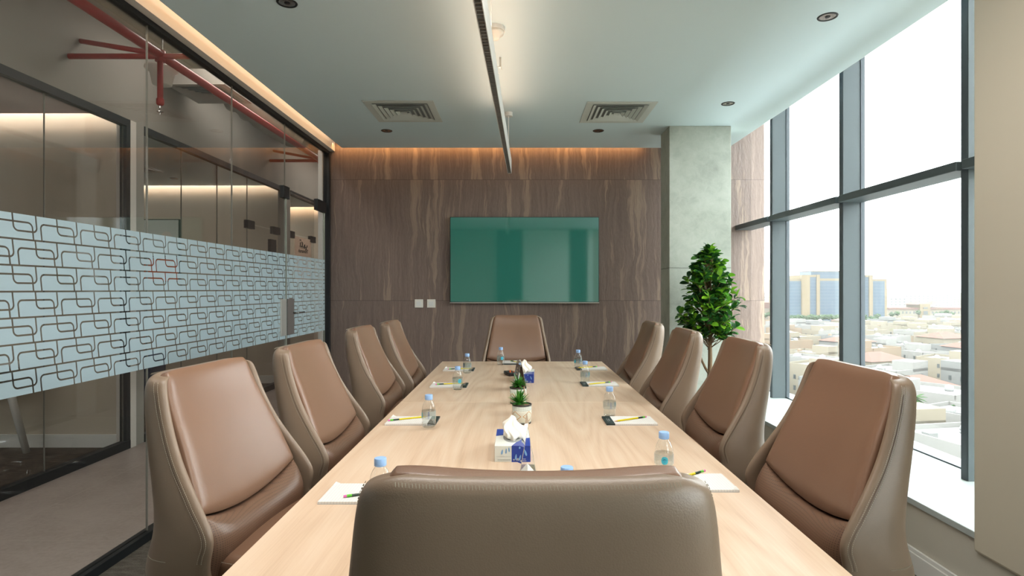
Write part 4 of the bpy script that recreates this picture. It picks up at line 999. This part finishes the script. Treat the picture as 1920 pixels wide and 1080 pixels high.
# ================================================================ THINGS ACROSS THE CORRIDOR
st_ = thing('side_table', 'white side table with splayed legs in the first room across the corridor', 'table', (-4.42, 4.45, 0))
tbox('tabletop', M['white_paint'], st_, -.42, .42, -.3, .3, .72, .75, bevel=.006)
for sx in (-1, 1):
    for sy in (-1, 1):
        MB().tube([(sx*.26, sy*.16, .72), (sx*.38, sy*.24, 0)], [.030, .024], 10).build('leg', M['white_paint'], st_, smooth=True)
pic = thing('wall_picture', 'pale framed picture with a round disc on the wall of the second room', 'picture', (-5.10, 8.17, 2.08))
tbox('frame', M['black_metal'], pic, -.27, .27, -.03, 0, -.27, .27)
tbox('canvas', plain('pale_canvas', srgb(196, 204, 200), .6), pic, -.258, .258, -.034, -.030, -.258, .258)
MB().lathe([(0, 0), (.075, 0), (.075, .002), (0, .002)], 28).build('disc', M['fascia'], pic, loc=(.09, -.034, .02)).rotation_euler = (R(90), 0, 0)
pic = thing('wall_picture', 'orange panel below the pale picture on the wall of the second room', 'picture', (-5.10, 8.17, 1.62))
tbox('frame', M['black_metal'], pic, -.27, .27, -.03, 0, -.17, .17)
tbox('canvas', M['orange'], pic, -.258, .258, -.034, -.030, -.16, .16)
ac = thing('armchair', 'orange and blue armchair standing in the second room across the corridor', 'armchair', (-4.6, 6.55, 0), R(200))
tbox('seat', M['blue_fabric'], ac, -.34, .34, -.34, .34, .14, .45, bevel=.05)
tbox('backrest', M['orange'], ac, -.34, .34, .24, .38, .3, .86, bevel=.05)
for sx in (-1, 1): tbox('armrest', M['blue_fabric'], ac, sx*.36-.06, sx*.36+.06, -.34, .34, .14, .62, bevel=.03)
for sx in (-1, 1):
    for sy in (-1, 1): MB().tube([(sx*.28, sy*.28, .14), (sx*.31, sy*.31, 0)], .016, 8).build('leg', M['black_metal'], ac)
sg_ = thing('door_sign', 'pale pink room sign with dark mirrored lettering on the far glass door', 'sign', (OX-.016, 8.78, 1.88), 0)
tbox('panel', M['sign'], sg_, -.004, .0, -.30, .36, -.42, .26)
text_mesh('lettering', 'Thumamah', .09, M['ink'], sg_, (.002, .03, .055), (R(90), 0, R(90)), mirror=True)
am = MB()
def stroke(pts, r_=.009): am.tube([(0.003, p[0], p[1]) for p in pts], r_, 6)
stroke([(-.16, .14), (-.165, .07), (-.12, .055), (-.07, .06), (-.05, .13), (-.09, .155)]); stroke([(-.12, .055), (.03, .052), (.04, .10), (.06, .11), (.07, .06), (.04, .02)])
stroke([(.07, .06), (.12, .05), (.13, .0), (.10, -.01)]); stroke([(.12, .05), (.17, .05), (.18, .10)]); stroke([(-.19, .19), (-.175, .19)], .010); stroke([(-.15, .19), (-.135, .19)], .010)
am.build('script_lettering', M['ink'], sg_, loc=(0, .03, .085)).scale = (1, .8, .7)

# ================================================================ CITY
GZ = -31.0
def pale(name, c, r=.8, b=0): return plain(name, c, r, bump=b)
def wallcol(name, c):
    t = NT(name); p = t.geo(); n1 = t.noise(p, .25, 3); n2 = t.noise(p, 3., 3)
    return t.pbr(t.mix(t.math('MULTIPLY', t.math('ADD', n1, n2), .3), c, tuple(x*.8 for x in c[:3])+(1,)), .9, 0., None, .1)
VW = [wallcol('villa_white', (0.181, 0.176, 0.166, 1)), wallcol('villa_cream', (0.181, 0.159, 0.124, 1)), wallcol('villa_sand', (0.177, 0.135, 0.099, 1)), wallcol('villa_grey', (0.142, 0.142, 0.137, 1))]
CN = ['white', 'cream', 'sand-coloured', 'pale grey']
TER = wallcol('terracotta', (0.132, 0.078, 0.064, 1)); ROOFW = wallcol('roof_white', (0.205, 0.205, 0.200, 1)); GND = wallcol('street_dust', (0.146, 0.132, 0.112, 1))
WIN = plain('villa_window', (.05, .055, .055, 1), .4); TREE = wallcol('tree_green', (0.036, 0.058, 0.029, 1)); PALM = wallcol('palm_green', (0.040, 0.072, 0.032, 1)); TRK = wallcol('tree_trunk', (.08, .06, .045, 1))
TANK = wallcol('tank', (.15, .11, .08, 1))
struct('ground', MB().box(20, 3200, -900, 3400, GZ-1, GZ), GND, 'pale dusty ground of the city below the window', 'ground')
# haze of the hot dusty day, over the whole town
t = NT('haze'); vp = t.n('VolumePrincipled') if False else t.n('VolumeScatter')
vp.inputs['Color'].default_value = (1, 1, 1, 1); vp.inputs['Density'].default_value = .00013; vp.inputs['Anisotropy'].default_value = .3
t.t.links.new(vp.outputs[0], t.out.inputs['Volume'])
HAZE = True
if HAZE: tag(MB().box(40, 2600, -200, 3000, GZ-.5, 130).build('haze', t.m), 'thin pale dust haze over the city', 'haze', kind='stuff')
# camera-like frustum of what the windows show, in plan: x/y between .40 and .86
rg = random.Random(11); villas = []
def villa(cx, cy, kind, col, sc, rz):
    name = 'villa'; t_ = thing(name, 'villa', 'house', (cx, cy, GZ), rz)
    a, b, h = rg.uniform(5.5, 7.8)*sc, rg.uniform(5, 7)*sc, rg.uniform(6.5, 9.5)
    wl = VW[col]
    m = MB().box(-a, a, -b, b, 0, h)
    if kind != 1: m.box(-a, a, -b, -b+.3, h, h+.9).box(-a, a, b-.3, b, h, h+.9).box(-a, -a+.3, -b, b, h, h+.9).box(a-.3, a, -b, b, h, h+.9)
    ax_, bx_ = a*rg.uniform(.35, .6), b*rg.uniform(.35, .6); sx, sy = rg.choice((-1, 1)), rg.choice((-1, 1))
    if kind == 0: m.box(sx*(a-ax_)-ax_, sx*(a-ax_)+ax_, sy*(b-bx_)-bx_, sy*(b-bx_)+bx_, h, h+3.)
    m.build('wall', wl, t_)
    if kind == 1:
        e = .6; r_ = MB(); r_.add([(-a-e, -b-e, h), (a+e, -b-e, h), (a+e, b+e, h), (-a-e, b+e, h), (-a*.35, 0, h+2.6), (a*.35, 0, h+2.6)], [(0, 1, 5, 4), (1, 2, 5), (2, 3, 4, 5), (3, 0, 4), (0, 3, 2, 1)]); r_.build('roof', TER, t_)
    else: MB().box(-a+.3, a-.3, -b+.3, b-.3, h, h+.1).build('roof', ROOFW, t_)
    if kind == 2:
        MB().lathe([(1.5*math.cos(q), 1.5*math.sin(q)+h+.6) for q in [math.pi/2*i/6 for i in range(7)]][::-1][::-1]+[], 14, (sx*a*.5, sy*b*.4, 0)).lathe([(1.5, h), (1.5, h+.6)], 14, (sx*a*.5, sy*b*.4, 0)).build('dome', ROOFW, t_, smooth=True)
    wm = MB()
    for fl in (1.2, 4.6):
        for k_ in range(3):
            u_ = -a*.6+a*.6*k_; wm.box(u_-.45, u_+.45, -b-.05, -b, fl, fl+1.4)
            v_ = -b*.55+b*.55*k_; wm.box(-a-.05, -a, v_-.4, v_+.4, fl, fl+1.4)
    wm.build('windows', WIN, t_)
    if kind == 0 or rg.random() < .5:
        MB().lathe([(.8, 0), (.9, .2), (.9, 1.1), (.3, 1.5), (0, 1.5)], 12, (-sx*a*.4, -sy*b*.3, h+.1)).build('water_tank', TANK if rg.random() < .4 else ROOFW, t_, smooth=True)
    if rg.random() < .6: MB().box(-sx*a*.7-1, -sx*a*.7+.6, sy*b*.2, sy*b*.2+1.4, h+.1, h+1.).build('rooftop_unit', VW[3], t_)
    return t_
y_ = 66.; row_i = 0
while y_ < 620:
    step = 19+y_*.030; x_ = y_*.40-6+rg.uniform(0, 8)
    while x_ < y_*.87+10:
        # keep the office tower forecourt clear
        ins = (y_ > 470 and .40 < x_/y_ < .70)
        if 445 < y_ < 505 and .43 < x_/y_ < .66: ins = True
        if y_ > 500 and x_/y_ >= .62: ins = True
        if not ins and not (abs(x_/y_-.70) < .03 and abs(y_-122) < 14):
            kd = rg.choice((0, 0, 0, 2, 0, 1)); cl = rg.choice((0, 0, 1, 1, 2, 3, 0)); sc = 1+y_*.0008
            villas.append((villa(x_, y_+rg.uniform(-4, 4), kd, cl, sc, rg.uniform(-.25, .25)+.35), x_, y_, kd, cl))
        x_ += rg.uniform(17, 22)*(1+y_*.0010)
    y_ += step; row_i += 1
kn = ['flat-roofed villa with a rooftop room', 'villa with a red hip roof', 'flat-roofed villa with a small dome']
from collections import defaultdict
bins = defaultdict(list)
for v_, x_, y_, kd, cl in villas:
    r_ = (x_+0)/y_; px_ = 969+1067*r_
    pane = 'leftmost window' if px_ < 1460 else 'middle window' if px_ < 1600 else 'right window' 
    zone = 'nearest rows' if y_ < 120 else 'near rows' if y_ < 200 else 'middle rows' if y_ < 320 else 'far rows'
    bins[(zone, pane, kd, cl)].append((x_/y_, y_, v_))
ORD = ['leftmost', 'second from left', 'third from left', 'fourth from left', 'fifth from left', 'sixth from left', 'seventh from left', 'eighth from left', 'ninth from left']
for (zone, pane, kd, cl), l in bins.items():
    l.sort(key=lambda q: q[0])
    for i, (_, _, v_) in enumerate(l):
        v_['label'] = '%s %s, %s, %s%s' % (CN[cl], kn[kd], zone, pane, '' if len(l) == 1 else ', '+ORD[min(i, 8)]); v_['group'] = 'villas of the town below'
# office tower
OW = wallcol('tower_stone', (0.152, 0.120, 0.076, 1))
t = NT('tower_glass'); g = t.sep(t.obj())
gx = t.math('LESS_THAN', t.math('FRACT', t.math('DIVIDE', t.math('ADD', g[0], 300.), 1.6)), .12); gz_ = t.math('LESS_THAN', t.math('FRACT', t.math('DIVIDE', t.math('ADD', g[2], 300.), 3.2)), .14)
nn = t.noise(t.obj(), .09, 4)
M['tower_glass'] = t.pbr(t.mix(t.math('MULTIPLY', t.math('MAXIMUM', gx, gz_), .35), t.mix(nn, (0.028, 0.048, 0.076, 1), (0.048, 0.072, 0.096, 1)), (0.112, 0.120, 0.120, 1)), .35, 0., None, .2)
TY = 560.
def tX(px): return (px-969)/1067*TY
def tZ(py): return EYE+(542-py)/1067*TY
tw = thing('office_tower', 'long blue glass office building framed in yellow stone beyond the villas', 'building', (tX(1575), TY, GZ))
def tbx(name, mat, p0, p1, ytop, d0, d1, yb=None):
    return MB().box(tX(p0)-tX(1575), tX(p1)-tX(1575), d0, d1, (tZ(yb)-GZ) if yb else 0, tZ(ytop)-GZ).build(name, mat, tw)
tbx('wall', OW, 1476, 1507, 523, 3, 40); tbx('glazing', M['tower_glass'], 1479, 1505, 527, 2.5, 3)
tbx('pillar', OW, 1504.5, 1519, 515.6, 0, 40)
tbx('glazing', M['tower_glass'], 1519, 1532, 519.5, 1.5, 40); tbx('pillar', OW, 1532, 1537.6, 515, 0, 40)
tbx('parapet', OW, 1519, 1532, 515.6, 1, 40, 519.5)
tbx('wall', OW, 1537, 1622, 522, 4, 40); tbx('glazing', M['tower_glass'], 1537.6, 1621, 526.5, 3.5, 4)
tbx('penthouse', M['tower_glass'], 1533, 1612, 508, 12, 36, 522); tbx('penthouse_roof', OW, 1533, 1612, 507, 11.5, 36.5, 508.5)
tbx('pillar', OW, 1617, 1622, 515, 0, 40); tbx('glazing', M['tower_glass'], 1622, 1630.5, 519.5, 1.5, 40); tbx('pillar', OW, 1630.5, 1637, 515.6, 0, 40)
tbx('parapet', OW, 1622, 1631, 515.6, 1, 40, 519.5)
tbx('wall', OW, 1636, 1667, 523, 3, 40); tbx('glazing', M['tower_glass'], 1637.5, 1662, 527, 2.5, 3)
# palace with red roofs to the right of the tower
PY = 640.
def pX(px): return (px-969)/1067*PY
def pZ(py): return EYE+(542-py)/1067*PY
pl = thing('long_palace', 'long cream building with red roofs and a tall central portal right of the tower', 'building', (pX(1740), PY, GZ)); x0_ = pX(1740)
MB().box(pX(1668)-x0_, pX(1860)-x0_, 0, 24, 0, pZ(578)-GZ).build('wall', VW[1], pl)
MB().box(pX(1666)-x0_, pX(1862)-x0_, -1, 25, pZ(580.5)-GZ, pZ(577)-GZ).build('roof', TER, pl)
MB().box(pX(1722)-x0_, pX(1741)-x0_, -3, 20, 0, pZ(570)-GZ).build('portal', OW, pl)
for a_, b_ in ((1713, 1742), (1746, 1775)):
    c_, d_ = pX(a_)-x0_, pX(b_)-x0_; zt, zb = pZ(565.5)-GZ, pZ(571)-GZ
    MB().add([(c_, -3, zb), (d_, -3, zb), (d_, 22, zb), (c_, 22, zb), ((c_*.6+d_*.4), 9, zt), ((c_*.4+d_*.6), 9, zt)], [(0, 1, 5, 4), (1, 2, 5), (2, 3, 4, 5), (3, 0, 4)]).build('hip_roof', TER, pl)
wm = MB()
for px_ in range(1672, 1858, 7):
    if 1720 < px_ < 1743: continue
    wm.box(pX(px_)-x0_-.8, pX(px_)-x0_+.8, -.3, 0, pZ(588)-GZ, pZ(584)-GZ)
wm.box(pX(1728)-x0_, pX(1736)-x0_, -3.3, -3, pZ(590)-GZ, pZ(583)-GZ).box(pX(1728)-x0_, pX(1736)-x0_, -3.3, -3, pZ(579)-GZ, pZ(576)-GZ); wm.build('windows', WIN, pl)
# distant blocks
def block(px0, px1, py, Y, col, label, rows=6):
    X0, X1 = (px0-969)/1067*Y, (px1-969)/1067*Y; zt = EYE+(542-py)/1067*Y
    t_ = thing('apartment_block', label, 'building', ((X0+X1)/2, Y, GZ)); h = zt-GZ; w_ = (X1-X0)/2
    MB().box(-w_, w_, 0, 30, 0, h).build('wall', VW[col], t_)
    m = MB(); z = h-3
    for r_ in range(rows):
        n = max(2, int(w_*2/6))
        for i in range(n): u_ = -w_+(i+.5)*2*w_/n; m.box(u_-1.1, u_+1.1, -.3, 0, z-1.6, z)
        z -= 4.
        if z < 3: break
    m.build('windows', WIN, t_); return t_
block(1668, 1700, 556, 820, 0, 'white apartment block just right of the glass tower')
block(1696, 1752, 551, 900, 0, 'wide white apartment block with window rows left of centre in the right pane')
block(1677, 1718, 541, 1250, 3, 'hazy grey block rising behind the white apartments')
block(1723, 1746, 540, 1300, 3, 'small hazy grey tower behind the wide white block')
block(1752, 1787, 550, 950, 0, 'plain white block toward the right mullion')
block(1766, 1800, 543, 1400, 3, 'hazy low block at the right edge of the view')
block(1787, 1830, 549, 980, 1, 'cream block partly hidden by the near mullion')
block(1421, 1446, 553, 900, 0, 'hazy white block in the leftmost window strip')
block(1410, 1436, 548, 1300, 3, 'distant grey block in the leftmost window strip')
rb = thing('red_roof_hall', 'long hall with a flat red roof in the leftmost window strip', 'building', ((1430-969)/1067*600, 600, GZ))
MB().box(-18, 14, 0, 20, 0, 12).build('wall', VW[1], rb); MB().box(-18.6, 14.6, -1, 20, 12, 18).build('roof', TER, rb)
# trees before the tower
def tree(x_, y_, r_, h, label, group=None):
    t_ = thing('tree', label, 'tree', (x_, y_, GZ), 0, group)
    MB().tube([(0, 0, 0), (0, 0, h*.6)], [.35, .2], 8).build('trunk', TRK, t_)
    m = MB(); bm = bmesh.new(); bmesh.ops.create_icosphere(bm, subdivisions=3, radius=1)
    for v in bm.verts:
        n = 1+.16*math.sin(v.co.x*7+x_)*math.cos(v.co.y*6)+.14*math.sin(v.co.z*8+v.co.x*5)
        v.co = Vector((v.co.x*r_*n, v.co.y*r_*n, h-r_*.75+v.co.z*r_*.85*n))
    bm.verts.index_update(); m.add([v.co.copy() for v in bm.verts], [tuple(v.index for v in f.verts) for f in bm.faces]); bm.free()
    m.build('crown', TREE, t_, smooth=False); return t_
trees = []
for i in range(28):
    px_ = 1478+i*6.2
    Y = (470, 488)[i % 2]+rg.uniform(-2, 2); trees.append((px_, Y))
for i, (px_, Y) in enumerate(trees):
    where = 'left half' if px_ < 1577 else 'right half'
    tree((px_-969)/1067*Y, Y, rg.uniform(2.3, 2.7), rg.uniform(8.0, 11.0), 'green street tree in the row before the %s of the glass tower' % where, 'street trees before the tower, '+where)
for i, px_ in enumerate((1672, 1682, 1722, 1756, 1766, 1775, 1785)):
    tree((px_-969)/1067*600, 600, 2.5, 7.5+(i % 3), 'small green tree before the long palace, %s' % ORD[i], 'trees before the palace')
for i, px_ in enumerate((1424, 1434, 1442)):
    tree((px_-969)/1067*520, 520, 2.2, 9+i, 'green tree in the leftmost window strip, %s' % ('leftmost', 'middle', 'rightmost')[i], 'trees in the window strip')
def palm(x_, y_, h, label):
    t_ = thing('palm_tree', label, 'palm tree', (x_, y_, GZ)); MB().tube([(0, 0, 0), (.1, 0, h*.5), (0, 0, h)], [.35, .28, .32], 8).build('trunk', TRK, t_)
    m = MB()
    for k_ in range(22):
        a = k_*2.4; el = .9-1.3*(k_/22); L = 2.6; p = []
        for i in range(6):
            f_ = i/5; rr = L*f_; zz = h+L*f_*math.sin(el)-1.2*f_*f_; w_ = .38*math.sin(math.pi*min(1, f_*.9+.08))
            c_ = Vector((rr*math.cos(a)*math.cos(el*.6), rr*math.sin(a)*math.cos(el*.6), zz)); s_ = Vector((-math.sin(a), math.cos(a), 0))*w_
            p.append([c_-s_-Vector((0, 0, w_*.5)), c_, c_+s_-Vector((0, 0, w_*.5)), c_-Vector((0, 0, .03))])
        m.loft(p)
    m.build('fronds', PALM, t_)
palm(84.5, 121, 9.2, 'left palm tree beside the pale villas in the right pane'); palm(91.5, 117.5, 8.0, 'right palm tree beside the pale villas in the right pane')
